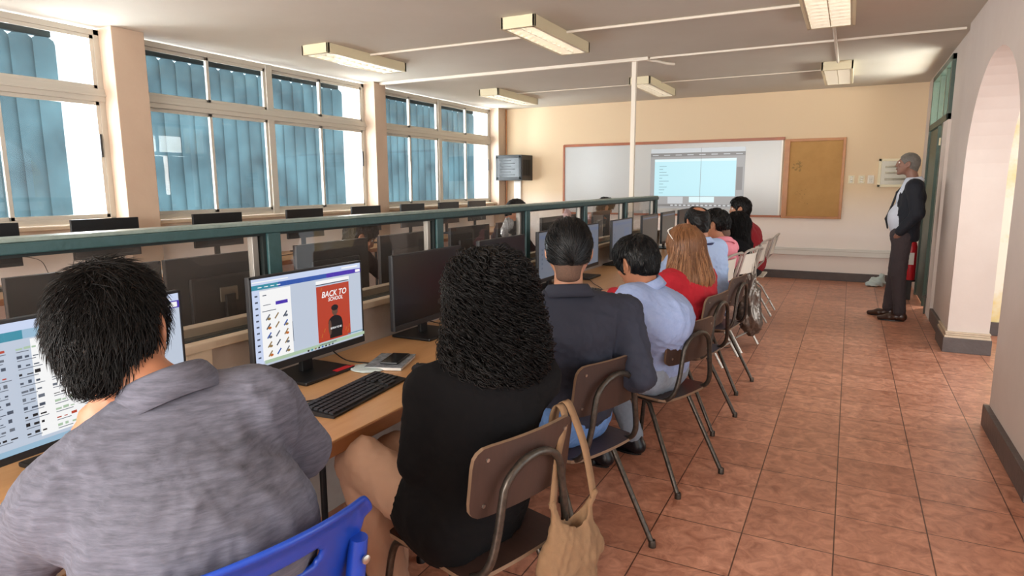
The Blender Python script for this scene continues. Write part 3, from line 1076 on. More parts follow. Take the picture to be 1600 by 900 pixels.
class Screen:
    def __init__(s, W, H, x):
        s.W, s.H, s.x = W, H, x
        s.q = MB(); s.n = 0; s.keys = []

    def col(s, k):
        if k not in s.keys: s.keys.append(k)
        s.q.cur = s.keys.index(k)

    def P(s, u, v):
        return (s.x + .0001 * s.n, (u - .5) * s.W, v * s.H)

    def rect(s, u0, v0, u1, v1, k):
        s.n += 1; s.col(k)
        s.q.quad(s.P(u0, v0), s.P(u1, v0), s.P(u1, v1), s.P(u0, v1))

    def blob(s, u, v, ru, rv, k, n=12):
        s.n += 1; s.col(k)
        s.q._add([s.P(u + ru * math.cos(2 * PI * j / n), v + rv * math.sin(2 * PI * j / n)) for j in range(n)], [tuple(range(n))])

    def line(s, u0, v0, u1, v1, w_, k):
        s.n += 1; s.col(k)
        dx, dy = (u1 - u0), (v1 - v0) * s.H / s.W
        L = math.hypot(dx, dy); ox, oy = -dy / L * w_ / 2, dx / L * w_ / 2 * s.W / s.H
        s.q.quad(s.P(u0 + ox, v0 + oy), s.P(u0 - ox, v0 - oy), s.P(u1 - ox, v1 - oy), s.P(u1 + ox, v1 + oy))

    def text(s, body, u, v, size, k, shear=0):
        s.n += 1; s.col(k)
        V, F = text_mesh(body, size, 0, shear)
        c = s.P(u, v)
        s.q._add([(c[0], c[1] + p.x, c[2] + p.y) for p in V], F)


def ui_poster(s):
    s.rect(0, 0, 1, 1, 'bg'); s.rect(0, .93, 1, 1, 'bar'); s.rect(.01, .955, .3, .968, 'wht'); s.rect(.8, .955, .97, .975, 'wht')
    for k in range(14):
        s.rect(k / 14, .875, (k + 1) / 14, .93, 'teal' if k < 3 else ('blue' if k < 9 else 'violet'))
    for k in range(4): s.rect(.05 + k * .05, .897, .08 + k * .05, .905, 'wht')
    s.rect(.94, .885, .99, .92, 'wht')
    s.rect(.0, 0, .06, .875, 'bar'); s.rect(.06, .06, .31, .86, 'wht')
    for k in range(11): s.rect(.02, .10 + k * .07, .042, .118 + k * .07, 'ink')
    s.rect(.18, .675, .28, .715, 'violet'); s.rect(.08, .69, .14, .697, 'ink'); s.rect(.08, .80, .11, .81, 'ink'); s.rect(.07, .62, .18, .628, 'ink')
    for r_ in range(5):
        for c_ in range(3):
            u, v = .11 + c_ * .07, .55 - r_ * .105
            s.line(u - .014, v - .03, u + .018, v + .03, .010, ('grey', 'tan', 'ink', 'tan', 'blue')[(r_ * 2 + c_) % 5])
            if c_ != 1: s.blob(u + .01, v - .02, .014, .016, ('tan', 'orange', 'grey')[(r_ + c_) % 3])
    s.rect(.305, .2, .309, .44, 'ink')
    s.rect(.53, .812, .86, .855, 'wht'); s.rect(.53, .80, .85, .812, 'ink')
    s.rect(.53, .08, .855, .785, 'red')
    s.text('BACK TO', .70, .670, .033, 'wht', .25); s.text('SCHOOL', .712, .600, .021, 'wht', .25)
    s.blob(.70, .44, .030, .055, 'skin'); s.blob(.70, .485, .036, .038, 'dark'); s.rect(.685, .36, .715, .42, 'skin')
    s.blob(.70, .30, .07, .085, 'dark', 16); s.rect(.64, .10, .765, .30, 'dark'); s.blob(.645, .24, .016, .10, 'skin'); s.blob(.762, .24, .012, .08, 'dark')
    s.text('BORN TO BE', .705, .225, .011, 'wht')
    for u, v in ((.56, .14), (.585, .20), (.80, .15), (.82, .12), (.835, .18), (.57, .72)): s.line(u, v, u + .012, v + .045, .008, 'orange')
    s.rect(.06, .03, 1, .07, 'green')
    for k in range(8): s.rect(.42 + k * .033, .018, .436 + k * .033, .040, ('dark', 'teal', 'tan', 'dark', 'blue', 'dark', 'ink', 'ink')[k])
    s.rect(.82, .09, .98, .1, 'teal'); s.rect(.53, .05, .7, .058, 'ink')


def ui_tree(s):
    s.rect(0, 0, 1, 1, 'bg'); s.rect(0, .93, 1, 1, 'bar'); s.rect(.3, .95, .95, .962, 'wht')
    for k in range(14): s.rect(k / 14, .86, (k + 1) / 14, .93, 'teal' if k < 3 else ('mid' if k < 5 else 'blue' if k < 10 else 'violet'))
    s.rect(.90, .87, .985, .92, 'wht')
    s.rect(.24, .05, .52, .85, 'wht')
    rr = random.Random(5)
    for c_ in range(4):
        for r_ in range(11):
            u, v = .05 + c_ * .125, .78 - r_ * .068
            k = rr.choice(['ink', 'grey', 'green', 'ink', 'red', 'dark'] if c_ < 3 else ['ink', 'grey'])
            for q in range(3):
                s.rect(u + q * .032, v, u + q * .032 + rr.uniform(.012, .028), v + rr.uniform(.006, .03), k)
            s.rect(u, v - .018, u + rr.uniform(.04, .1), v - .012, 'grey')
    s.blob(.44, .70, .035, .03, 'green'); s.rect(.56, .70, .65, .735, 'teal'); s.rect(.56, .66, .66, .664, 'ink'); s.rect(.56, .63, .66, .634, 'grey')
    s.blob(.70, .53, .022, .032, 'teal'); s.blob(.60, .50, .018, .03, 'mid'); s.line(.66, .62, .69, .57, .003, 'ink'); s.line(.545, .44, .55, .72, .004, 'ink')
    s.rect(.66, .30, .75, .46, 'wht'); s.rect(.67, .44, .74, .446, 'ink')
    for k in range(5): s.rect(.675, .33 + k * .02, .735, .334 + k * .02, 'grey')
    s.rect(.57, .32, .64, .43, 'wht')
    s.rect(0, 0, 1, .045, 'mid')


def ui_page(s):
    s.rect(0, 0, 1, 1, 'grey'); s.rect(0, .86, 1, .93, 'gbar'); s.rect(.1, .3, .5, .7, 'grey'); s.rect(.6, .5, .85, .75, 'gbar')
    for k in range(5): s.rect(.08, .2 + k * .1, .12, .24 + k * .1, 'ink')


def ui_dull(s):
    s.rect(0, 0, 1, 1, 'dull'); s.rect(.0, .9, 1, .93, 'gbar')


def monitor(x, y, zt, rz, label, W=.585, H=.352, zb=.072, ui=None, detail=True, group='desk monitors', tilt=.0):
    t = empty('monitor', (x, y, zt), rz, label, 'monitor', group)
    xh = .0
    tl = Matrix.Translation((0, 0, zb)) @ Matrix.Rotation(-tilt, 4, 'Y')
    hb = MB().box((-.022, -W / 2, 0), (.0, W / 2, H), .004)
    hb.box((-.045, -W * .33, .03), (-.02, W * .33, H * .72), .012)
    hb.box((-.0, -W / 2, 0), (.006, W / 2, .026), .002).box((0, -W / 2, H - .008), (.004, W / 2, H), .001)
    hb.box((0, -W / 2, .0), (.004, -W / 2 + .007, H), .001).box((0, W / 2 - .007, 0), (.004, W / 2, H), .001)
    hb.xf(tl).build('housing', 'blk2' if detail else 'blk', t)
    sw, sh = W - .012, H - .034
    if ui:
        s = Screen(sw, sh, .0012)
        ui(s)
        s.q.v = [(a, b_, c + .026) for a, b_, c in s.q.v]
        s.q.xf(tl).build('screen', [EM[k] for k in s.keys], t)
    else:
        MB().box((-.001, -sw / 2, .026), (.0012, sw / 2, .026 + sh)).xf(tl).build('screen', 'scroff', t)
    MB().box((-.062, -.028, .012), (-.040, .028, zb + H * .45), .004).build('stand_neck', 'blk', t)
    MB().box((-.14, -.135, 0), (.085, .135, .014), .005).build('stand_base', 'blk', t)
    if detail:
        MB().box((-.050, -.05, zb + H * .35), (-.03, .05, zb + H * .55), .003).build('mount_bracket', 'brass', t)
    return t


TZ = .7205
def mrow():
    D = [(-1.80, .985, ui_tree, 'wide lit monitor at the left edge showing a page of small icons and diagrams', .08),
         (-1.835, 1.84, ui_poster, 'lit monitor showing a red BACK TO SCHOOL poster', .0),
         (-1.82, 2.62, None, 'switched-off black monitor directly left of the curly-haired woman', .0),
         (-1.85, 3.45, None, 'switched-off black monitor just right of the curly hair and left of the navy shirt', .0),
         (-1.85, 4.24, ui_page, 'dim lit monitor peeking out left of the slicked-back black hair', .0),
         (-1.85, 4.84, ui_page, 'dim lit monitor peeking out right of the slicked-back black hair', .0),
         (-1.85, 5.78, ui_page, 'lit monitor above and left of the man in the blue-grey shirt', .0),
         (-1.85, 6.72, ui_dull, 'greyish monitor showing above the dark head in the blue-grey shirt, next to the partition end', .0),
         (-1.85, 7.50, ui_dull, 'small far monitor just beyond the end post of the partition', .0),
         (-1.85, 8.30, None, 'farthest monitor of the near table, half hidden by the balding head', .0)]
    for i, (x, y, ui, lb, rz) in enumerate(D):
        yield monitor(x, y, TZ, rz, lb, ui=ui, group='monitors on the near table')


MON = list(mrow())
# red service tag and maker's lettering on the poster monitor
m2 = MON[1]
V, F = text_mesh('lenovo', .017, 0)
q = MB(); q._add([(.0065, -.255 + p.x, .085 + p.y) for p in V], F)
q.build('logo', 'white', m2)
MB().box((.075, .03, .0145), (.086, .13, .016), .0005).build('red_strip', 'redbag', m2)
MB().box((.055, .035, .0142), (.074, .12, .0152), .0004).build('red_label', 'redbag', m2)

for i, y in enumerate([.86, 1.50, 2.12, 2.89, 3.61, 4.45, 5.20, 6.10, 6.76, 7.55]):
    lb = ['monitor seen from behind through the glass at the far left edge', 'monitor back behind the glass above the grey-jacketed man\'s head', 'monitor back behind the glass between the two lit screens',
          'monitor back behind the glass directly above the poster screen', 'monitor back behind the glass left of the second green post', 'monitor back behind the glass just right of the second green post',
          'monitor back behind the glass below the plastic film', 'monitor back behind the glass left of the pale pink cloth', 'monitor back behind the glass right of the pale pink cloth',
          'monitor back behind the glass below the bowed head with the exposed neck'][i]
    monitor(-2.70, y, TZ, PI, lb, group='monitors on the middle table', zb=.066, H=.35, W=.60)
for i, y in enumerate([2.32, 3.245, 4.335, 5.49, 6.55, 7.55, 8.49, 9.35]):
    lb = ['small monitor under the window at the left edge', 'small monitor under the window left of the first peach pillar', 'small monitor under the middle window, left of its centre post',
          'small monitor under the middle window, right of its centre post', 'small monitor in front of the second peach pillar', 'small monitor under the far window, just right of the pillar',
          'small monitor under the far window, by its centre post', 'farthest small monitor of the window row, below the network cabinet'][i]
    monitor(-5.50, y, TZ, 0, lb, W=.555, H=.325, zb=.155, detail=False, group='monitors on the window table', tilt=0)


def keyboard(x, y, rz, label, group='keyboards on the near table'):
    t = empty('keyboard', (x, y, TZ), rz, label, 'keyboard', group)
    b = MB().prism([(-.07, 0), (.07, 0), (.072, .008), (-.07, .022)], 'y', -.225, .225)
    b.build('case', 'blk', t)
    k = MB()
    for r_ in range(6):
        n = 21 if r_ else 19
        for c_ in range(n):
            if c_ in (15,) or (c_ == 16 and r_ in (2,)): continue
            if r_ == 0 and 4 <= c_ <= 8: continue
            yy = -.214 + c_ * .0204
            xx = .052 - r_ * .0202
            zz = .0095 + .0022 * r_
            k.box((xx - .008, yy, zz), (xx + .008, yy + .0165, zz + .006), .0)
    k.build('keys', 'key', t)
    MB().box((.044, -.214 + 4 * .0204, .0095), (.060, -.214 + 9 * .0204 - .004, .0155)).build('space_bar', 'key', t)
    return t


def mouse(x, y, rz, label):
    t = empty('mouse', (x, y, TZ), rz, label, 'mouse', 'mice on the near table')
    F = Field((-.08, -.05, -.01), (.08, .05, .06), .003)
    F.ell((0, 0, .010), (.055, .031, .026), None, .01).cut((0, 0, .001), (0, 0, -1), .002)
    field_obj('body', F, 'blk', t, (0, 0, 0))
    MB().cyl((-.028, -.004, .030), (-.028, .004, .030), .006, 12).build('wheel', 'blk2', t)
    return t


keyboard(-1.515, 1.71, .10, 'black keyboard in front of the BACK TO SCHOOL screen')
keyboard(-1.50, 2.62, .05, 'black keyboard hidden mostly behind the curly-haired woman')
keyboard(-1.52, 4.05, .2, 'dark keyboard on the table between the navy shirt and the blue-grey shirt')
keyboard(-1.50, .95, -.1, 'black keyboard under the wide lit screen at the left')
keyboard(-1.50, 5.60, .0, 'keyboard in front of the man in the blue-grey shirt')
mouse(-1.47, 2.06, .1, 'black mouse at the right end of the poster screen\'s keyboard')
mouse(-1.42, 3.90, .3, 'black mouse on the table right of the navy shirt collar')
mouse(-1.47, 3.02, .2, 'small black mouse seen right of the curly hair')
t = empty('notebook', (-1.665, 2.10, TZ), .35, 'grey checked notebook lying under a black phone', 'notebook')
MB().box((-.075, -.105, 0.001), (.075, .105, .013), .002).build('pages', 'paper', t)
MB().box((-.078, -.108, .0135), (.078, .108, .0155), .001).build('cover', 'plaid', t)
t = empty('phone', (-1.655, 2.115, TZ + .0157), .30, 'black phone lying on the checked notebook', 'phone')
MB().box((-.038, -.078, 0), (.038, .078, .008), .003).build('case', 'blk', t)
MB().box((-.035, -.074, .008), (.035, .074, .0085)).build('screen', 'blkgloss', t)
t = empty('clear_packet', (-1.70, 1.99, TZ), .1, 'crumpled clear plastic packet beside the checked notebook', 'packet')
F = Field((-.09, -.08, -.005), (.09, .08, .03), .004)
F.ell((0, 0, .004), (.075, .06, .008), None, .004).cut((0, 0, .001), (0, 0, -1), .002)
o = field_obj('film', F, 'bag', t, (0, 0, 0), [(.003, 45, 3)])

CB = [([(-1.86, 1.66, .80), (-1.9, 1.62, .74), (-1.84, 1.55, .726), (-1.70, 1.50, .726), (-1.60, 1.60, .726), (-1.58, 1.74, .726)], 'black keyboard cable curling round the poster screen\'s stand'),
      ([(-1.86, 1.95, .80), (-1.84, 2.02, .735), (-1.74, 2.05, .726), (-1.62, 2.08, .7265), (-1.56, 2.03, .726)], 'black mouse cable crossing the table under the checked notebook', ),
      ([(-1.86, 2.60, .80), (-1.80, 2.70, .76), (-1.72, 2.80, .726), (-1.60, 2.92, .726), (-1.50, 3.0, .73)], 'tangled black cable beside the base of the switched-off screen'),
      ([(-1.90, 3.80, .80), (-1.86, 3.86, .77), (-1.78, 3.80, .73), (-1.66, 3.92, .726), (-1.50, 3.96, .728)], 'black cable looping on the table left of the slicked-back hair'),
      ([(-1.88, 4.62, .78), (-1.76, 4.68, .73), (-1.66, 4.52, .727), (-1.56, 4.38, .726), (-1.46, 4.2, .728)], 'black cable on the table right of the slicked-back hair'),
      ([(-5.47, 2.95, .90), (-5.40, 2.90, .78), (-5.36, 3.1, .74), (-5.40, 3.22, .80), (-5.5, 3.25, .90)], 'black cable hanging in a loop under the window-side monitor by the first pillar'),
      ([(-5.52, 2.58, .95), (-5.50, 2.72, .90), (-5.48, 2.78, .76), (-5.36, 2.9, .727)], 'thin cable drooping beside the window-side monitor at the left edge')]
for pts, lb in CB:
    tag(MB().tube(pts, .0028, 6, sm=6).build('cable', 'blk', None, True), lb, 'cable', 'computer cables')
tag(MB().tube([(-5.35, y, .727 + .004 * math.sin(y * 5)) for y in np.arange(1.8, 6.6, .12)], .004, 6).build('cable', 'blk', None, True), 'long cable running along the window table', 'cable', 'computer cables')
t = MB().box((-.03, -.12, 0), (.03, .12, .035), .006).xf(Matrix.Translation((-5.2, 3.45, TZ))).build('power_strip', 'white')
tag(t, 'white power strip on the window table below the first pillar', 'power strip')
t = MB().box((-1.999, 1.40, .80), (-1.990, 1.50, .90), .003).build('wall_outlet', 'ledge')
tag(t, 'square cream outlet plate on the low wall between the two lit screens', 'outlet')
t = empty('power_adapter', (-1.70, 1.455, TZ), .4, 'small black plug lying left of the poster screen\'s base', 'adapter')
MB().box((-.012, -.03, 0), (.012, .03, .014), .003).build('body', 'blk', t)


# ------------------------------------------------------------------ chairs
def wood_chair(x, y, face, label):
    """face: direction the sitter looks (radians)"""
    t = empty('school_chair', (x, y, 0), face - PI / 2, label, 'chair', 'plywood school chairs with dark tube frames')
    # backrest: curved plywood
    def sheet(name, w_, h_, nx, nz, fn, th):
        V = []; F = []
        for s_ in (0, 1):
            for j in range(nz + 1):
                for i in range(nx + 1):
                    u, v = i / nx * 2 - 1, j / nz * 2 - 1
                    # rounded corners
                    uu = u; vv = v
                    cr = .22
                    if abs(u) > 1 - cr and abs(v) > 1 - cr * w_ / h_:
                        a_, b_ = (abs(u) - (1 - cr)) / cr, (abs(v) - (1 - cr * w_ / h_)) / (cr * w_ / h_)
                        q_ = max(a_, b_); L = math.hypot(a_, b_)
                        if L > 1e-6:
                            uu = math.copysign(1 - cr + cr * a_ / L * q_, u); vv = math.copysign(1 - cr * w_ / h_ + cr * w_ / h_ * b_ / L * q_, v)
                    p, n_ = fn(uu * w_ / 2, vv * h_ / 2)
                    V.append(p + n_ * th * (s_ - .5))
        a = (nx + 1) * (nz + 1)
        for j in range(nz):
            for i in range(nx):
                q_ = [j * (nx + 1) + i, j * (nx + 1) + i + 1, (j + 1) * (nx + 1) + i + 1, (j + 1) * (nx + 1) + i]
                F.append(tuple(k + a for k in q_)); F.append(tuple(q_[::-1]))
        nf = len(F)
        rim = [i for i in range(nx + 1)] + [j * (nx + 1) + nx for j in range(1, nz + 1)] + [nz * (nx + 1) + i for i in range(nx - 1, -1, -1)] + [j * (nx + 1) for j in range(nz - 1, 0, -1)]
        for k in range(len(rim)):
            p, q_ = rim[k], rim[(k + 1) % len(rim)]
            F.append((p, q_, q_ + a, p + a))
        o = mk(name, [tuple(v) for v in V], F, None, t, False, [0] * nf + [1] * len(rim), ['chairwood', 'chairedge'])
        return o

    def back(u, v):
        z = .715 + v
        yy = -.215 + (u * u) * .55 - (v) * .14
        return Vector((u, yy, z)), Vector((0, 1, .14)).normalized()

    def seat(u, v):
        z = .448 - .05 * max(0, -v - .05) * 0 - (.012 * (1 - (u / .2) ** 2)) - (.35 * max(0, v - .13)) ** 1.0 * .25
        return Vector((u, v + .0, z)), Vector((0, 0, 1))
    bk = sheet('backrest', .385, .20, 14, 8, back, .011)
    sheet('seat', .39, .38, 12, 12, seat, .012)
    for u in (-.15, .15):
        for v in (-.065, .065):
            p, n_ = back(u, v)
            MB().cyl(p - n_ * .0052, p - n_ * .0085, .0055, 10).build('rivet', 'rivet', bk, True)
    r_ = .0115
    arch = []
    for k in range(13):
        a = PI * k / 12
        arch.append(Vector((-.115 * math.cos(a), -.232 - .012 * math.sin(a), .665 + .095 * math.sin(a))))
    L = [Vector((-.20, .225, .014)), Vector((-.185, .19, .28)), Vector((-.178, .165, .395)), Vector((-.172, .125, .428)), Vector((-.168, .02, .432)), Vector((-.165, -.11, .432)),
         Vector((-.160, -.185, .450)), Vector((-.148, -.222, .50)), Vector((-.130, -.232, .58))]
    R_ = [Vector((-p.x, p.y, p.z)) for p in L][::-1]
    MB().tube(smooth_path(L, 4) + arch[1:-1] + smooth_path(R_, 4), r_, 10).build('frame_tube', 'chairtube', t, True)
    for sx in (-1, 1):
        MB().tube([(sx * .150, -.05, .428), (sx * .158, -.085, .405), (sx * .195, -.285, .012)], r_, 10).lathe([(.015, 0), (.015, .022), (.0125, .03)], (sx * .195, -.285, 0), 12).build('rear_leg', 'chairtube', t, True)
        MB().lathe([(.015, 0), (.015, .022), (.0125, .03)], (sx * .20, .225, 0), 12).build('foot_cap', 'blk', t, True)
    MB().tube([(-.165, .10, .424), (.165, .10, .424)], .009, 8).build('crossbar', 'chairtube', t, True)
    MB().tube([(-.150, -.05, .424), (.150, -.05, .424)], .009, 8).build('crossbar', 'chairtube', t, True)
    return t


wood_chair(-.925, 1.535, math.radians(163), 'school chair under the curly-haired woman, canvas tote hanging from its backrest')
wood_chair(-.955, 2.335, math.radians(160), 'school chair under the man in the navy shirt, backrest fully visible')
wood_chair(-.825, 3.16, math.radians(160), 'school chair under the man in the blue-grey shirt and grey jeans')
wood_chair(-.87, 3.98, math.radians(170), 'school chair behind the woman in the red top')
wood_chair(-.87, 4.80, math.radians(172), 'school chair farthest back, behind the man in the pale blue shirt')


def folding_chair(x, y, face, label):
    t = empty('folding_chair', (x, y, 0), face - PI / 2, label, 'chair', 'white folding chairs at the far end of the row')
    V = []
    b = MB()
    for k in range(10):
        x0 = -.20 + k * .04; x1 = x0 + .04
        ya = -.235 + 1.1 * x0 * x0; yb = -.235 + 1.1 * x1 * x1
        top = .86 - .25 * max(0, abs((x0 + x1) / 2) - .14)
        for (p, q_) in (((x0, ya), (x1, yb)),):
            b._add([(x0, ya, .69), (x1, yb, .69), (x1, yb - .02, top), (x0, ya - .02, top), (x0, ya - .012, .69), (x1, yb - .012, .69), (x1, yb - .034, top), (x0, ya - .034, top)],
                   [(0, 1, 2, 3), (7, 6, 5, 4), (3, 2, 6, 7), (1, 0, 4, 5)] + ([(0, 3, 7, 4)] if k == 0 else []) + ([(2, 1, 5, 6)] if k == 9 else []))
    b.build('backrest', 'foldwhite', t, True)
    MB().box((-.20, -.18, .435), (.20, .20, .455), .01).build('seat', 'foldwhite', t)
    for s_ in (-1, 1):
        MB().tube([(s_ * .205, -.265, .87), (s_ * .21, -.21, .66), (s_ * .215, .02, .40), (s_ * .22, .24, .012)], .011, 8).build('leg', 'foldtube', t, True)
        MB().tube([(s_ * .195, .06, .44), (s_ * .20, -.12, .28), (s_ * .205, -.28, .012)], .011, 8).build('leg', 'foldtube', t, True)
    MB().tube([(-.21, -.262, .87), (-.16, -.285, .90), (.16, -.285, .90), (.21, -.262, .87)], .010, 8, sm=4).build('top_tube', 'foldtube', t, True)
    MB().tube([(-.203, -.22, .14), (.203, -.22, .14)], .008, 8).build('crossbar', 'foldtube', t, True)
    return t


folding_chair(-.975, 5.98, math.radians(168), 'white folding chair with the silver backpack hung on its back')
folding_chair(-.99, 6.95, math.radians(175), 'white folding chair partly hidden behind the one holding the backpack')
folding_chair(-.97, 7.72, math.radians(180), 'white folding chair farthest down the row, under the dark red shirt')


def blue_chair(x, y, face, label):
    t = empty('plastic_chair', (x, y, 0), face - PI / 2, label, 'chair')
    # back shell with a long slot
    nx, nz = 44, 50
    V = []; F = []
    def pt(i, j):
        u = i / nx * 2 - 1; v = j / nz
        wd = .225 - .02 * (1 - v)
        top = .455 - .02 * u * u - .25 * max(0, abs(u) - .88) * 1.2
        z = .46 + v * top
        yy = -.19 - .10 * v + .07 * u * u + .02 * math.sin(v * PI)
        if v > .93: yy -= .018 * ((v - .93) / .07)
        return (u * wd, yy, z)
    for j in range(nz + 1):
        for i in range(nx + 1): V.append(pt(i, j))
    for j in range(nz):
        for i in range(nx):
            u = (i + .5) / nx * 2 - 1; v = (j + .5) / nz
            if (u / .46) ** 6 + ((v - .82) / .036) ** 4 < 1: continue
            F.append((j * (nx + 1) + i, j * (nx + 1) + i + 1, (j + 1) * (nx + 1) + i + 1, (j + 1) * (nx + 1) + i))
    o = mk('back_shell', V, F, 'blue', t, True)
    sd = o.modifiers.new('thick', 'SOLIDIFY'); sd.thickness = .012; sd.offset = 0
    ss = o.modifiers.new('soft', 'SUBSURF'); ss.levels = 1; ss.render_levels = 1
    for s_ in (-1, 1):
        so = MB().tube([(s_ * .196, -.172, .50), (s_ * .205, -.215, .80)], [.021, .018], 14).build('tube_socket', 'blue', t, True)
        MB().lathe([(.009, 0), (.009, .004), (.004, .006)], (0, 0, 0), 12).xf(Matrix.Translation((s_ * .206, -.232, .76)) @ Matrix.Rotation(PI / 2, 4, 'X')).build('bolt', 'rivet', so, True)
        MB().tube([(s_ * .197, -.175, .54), (s_ * .20, -.16, .44), (s_ * .20, .16, .43), (s_ * .21, .22, .012)], .011, 10, sm=4).build('frame_leg', 'chairtube', t, True)
        MB().tube([(s_ * .19, -.08, .43), (s_ * .21, -.26, .012)], .011, 10).build('rear_leg', 'chairtube', t, True)
    b = MB()
    Fd = Field((-.25, -.25, .38), (.25, .25, .50), .01)
    Fd.ell((0, 0, .455), (.22, .21, .022), None, .01).ell((0, -.01, .50), (.15, .15, .035), None, .01, op='sub')
    field_obj('seat_shell', Fd, 'blue', t, (0, 0, 0))
    return t


blue_chair(-1.04, .72, math.radians(168), 'blue plastic chair with a slotted back under the man in the grey knit blazer')

# ------------------------------------------------------------------ bags
TB = len(bpy.data.objects)
t = empty('tote_bag', (-.60, 1.66, .2), 0, 'beige canvas tote bag hanging by its straps from the nearest school chair', 'bag')
F = Field((-.78, 1.48, .10), (-.42, 1.86, .66), .006)
ax = [unit((.35, .94, 0)), unit((-.94, .35, 0)), (0, 0, 1)]
F.cone((-.60, 1.66, .24), (-.60, 1.655, .44), .052, .040, .03, lat=ax[0], st=2.3)
F.cone((-.60, 1.66, .40), (-.60, 1.655, .50), .040, .022, .03, lat=ax[0], st=3.2)
F.cone((-.605, 1.62, .48), (-.635, 1.60, .585), .020, .008, .03, lat=ax[0], st=1.6)
F.cone((-.59, 1.70, .48), (-.56, 1.735, .575), .020, .008, .03, lat=ax[0], st=1.6)
F.cone((-.595, 1.665, .46), (-.59, 1.67, .60), .012, .022, .01, lat=ax[0], st=3.0, op='sub')
field_obj('bag_body', F, 'canvas', t, (-.60, 1.66, .2), [(.007, 14, 21, (0, 0, 1), .4), (.003, 40, 8)])


def strap(pts, w_, th, m, parent, off, side):
    pts = smooth_path([Vector(p) for p in pts], 6)
    V = []; F = []
    sd = Vector(side).normalized()
    for i, p in enumerate(pts):
        tt = (pts[min(i + 1, len(pts) - 1)] - pts[max(i - 1, 0)]).normalized()
        s_ = (sd - tt * sd.dot(tt)).normalized()
        n_ = tt.cross(s_)
        for a, c in ((-1, -1), (1, -1), (1, 1), (-1, 1)):
            V.append(p + s_ * a * w_ / 2 + n_ * c * th / 2 - Vector(off))
    for i in range(len(pts) - 1):
        for k in range(4): F.append((i * 4 + k, i * 4 + (k + 1) % 4, (i + 1) * 4 + (k + 1) % 4, (i + 1) * 4 + k))
    F.append((3, 2, 1, 0)); n_ = len(pts) * 4; F.append((n_ - 4, n_ - 3, n_ - 2, n_ - 1))
    return mk('strap', [tuple(v) for v in V], F, m, parent, True)


strap([(-.632, 1.60, .57), (-.635, 1.640, .70), (-.632, 1.685, .80), (-.655, 1.695, .838), (-.677, 1.70, .80), (-.683, 1.70, .70)], .026, .003, 'canvas', t, (-.60, 1.66, .2), (.3, .95, 0))
strap([(-.56, 1.735, .56), (-.585, 1.728, .70), (-.615, 1.722, .79), (-.645, 1.722, .842), (-.677, 1.725, .80), (-.683, 1.722, .70)], .028, .003, 'canvas', t, (-.60, 1.66, .2), (.3, .95, 0))

t.location = (-.645, 1.60, .2)

t = empty('backpack', (-.74, 6.05, .1), 0, 'crumpled silver-grey backpack hanging from a white folding chair', 'backpack')
F = Field((-.98, 5.75, .02), (-.48, 6.4, .82), .009)
F.cone((-.735, 6.04, .25), (-.735, 6.03, .50), .10, .085, .04, lat=(0, 1, 0), st=1.25)
F.cone((-.72, 6.1, .16), (-.73, 6.0, .30), .07, .09, .05).cone((-.73, 6.0, .50), (-.74, 5.98, .66), .07, .03, .04)
field_obj('pack', F, 'silver', t, (-.74, 6.05, .1), [(.022, 14, 4, (0, 0, 1), .5), (.008, 45, 5)])
strap([(-.72, 5.98, .62), (-.72, 5.96, .78), (-.735, 5.97, .90), (-.76, 5.97, .80)], .018, .003, 'foldwhite', t, (-.74, 6.05, .1), (0, 1, 0))
strap([(-.70, 6.1, .60), (-.71, 6.08, .74), (-.735, 6.05, .895), (-.76, 6.05, .80)], .016, .003, 'foldwhite', t, (-.74, 6.05, .1), (0, 1, 0))
strap([(-.76, 5.9, .30), (-.80, 5.85, .16), (-.84, 5.8, .05), (-.90, 5.78, .03)], .02, .003, 'blk', t, (-.74, 6.05, .1), (0, 1, 0))

t = empty('plastic_bag', (.42, 10.50, 0), 0, 'pale crumpled plastic bag on the floor against the back skirting', 'plastic bag')
F = Field((.15, 10.2, -.02), (.7, 10.8, .35), .012)
F.ell((.42, 10.5, .06), (.11, .10, .07), None, .03).ell((.36, 10.46, .03), (.09, .08, .04), None, .03).ell((.47, 10.5, .13), (.04, .04, .06), None, .03)
F.cut((0, 0, .004), (0, 0, -1), .004)
field_obj('film', F, 'bag', t, (.42, 10.5, 0), [(.018, 16, 9), (.006, 40, 3)])
t = empty('fire_extinguisher', (.725, 9.45, 0), 0, 'red cylinder standing behind the man\'s legs by the green door post', 'extinguisher')
MB().lathe([(.06, 0), (.062, .01), (.062, .42), (.05, .47), (.025, .50)], (0, 0, .25), 20).build('cylinder', 'redbag', t, True)
MB().lathe([(.022, 0), (.022, .05), (.03, .06), (.03, .08)], (0, 0, .75), 14).box((-.02, -.09, .82), (.02, .03, .835), .003).build('valve', 'blk', t)
MB().tube([(0, 0, .78), (-.07, -.03, .76), (-.08, -.04, .55), (-.075, -.04, .45)], .009, 8, sm=5).build('hose', 'blk', t, True)
MB().box((-.03, -.066, .45), (.03, -.061, .60), .001).build('paper_label', 'paper', t)
MB().lathe([(.07, 0), (.07, .02)], (0, 0, .235), 16).box((-.03, -.03, 0), (.03, .03, .24), .004).build('stand', 'blk2', t)
t = empty('backpack', (-1.55, 2.55, 0), .3, 'grey bag lying on the floor under the table between the two near sitters', 'bag')
F = Field((-.25, -.3, -.02), (.25, .3, .25), .01)
F.ell((0, 0, .07), (.13, .2, .075), None, .03).ell((.0, .08, .11), (.09, .1, .06), None, .03).cut((0, 0, .004), (0, 0, -1))
field_obj('pack', F, 'silver', t, (0, 0, 0), [(.012, 14, 7)])
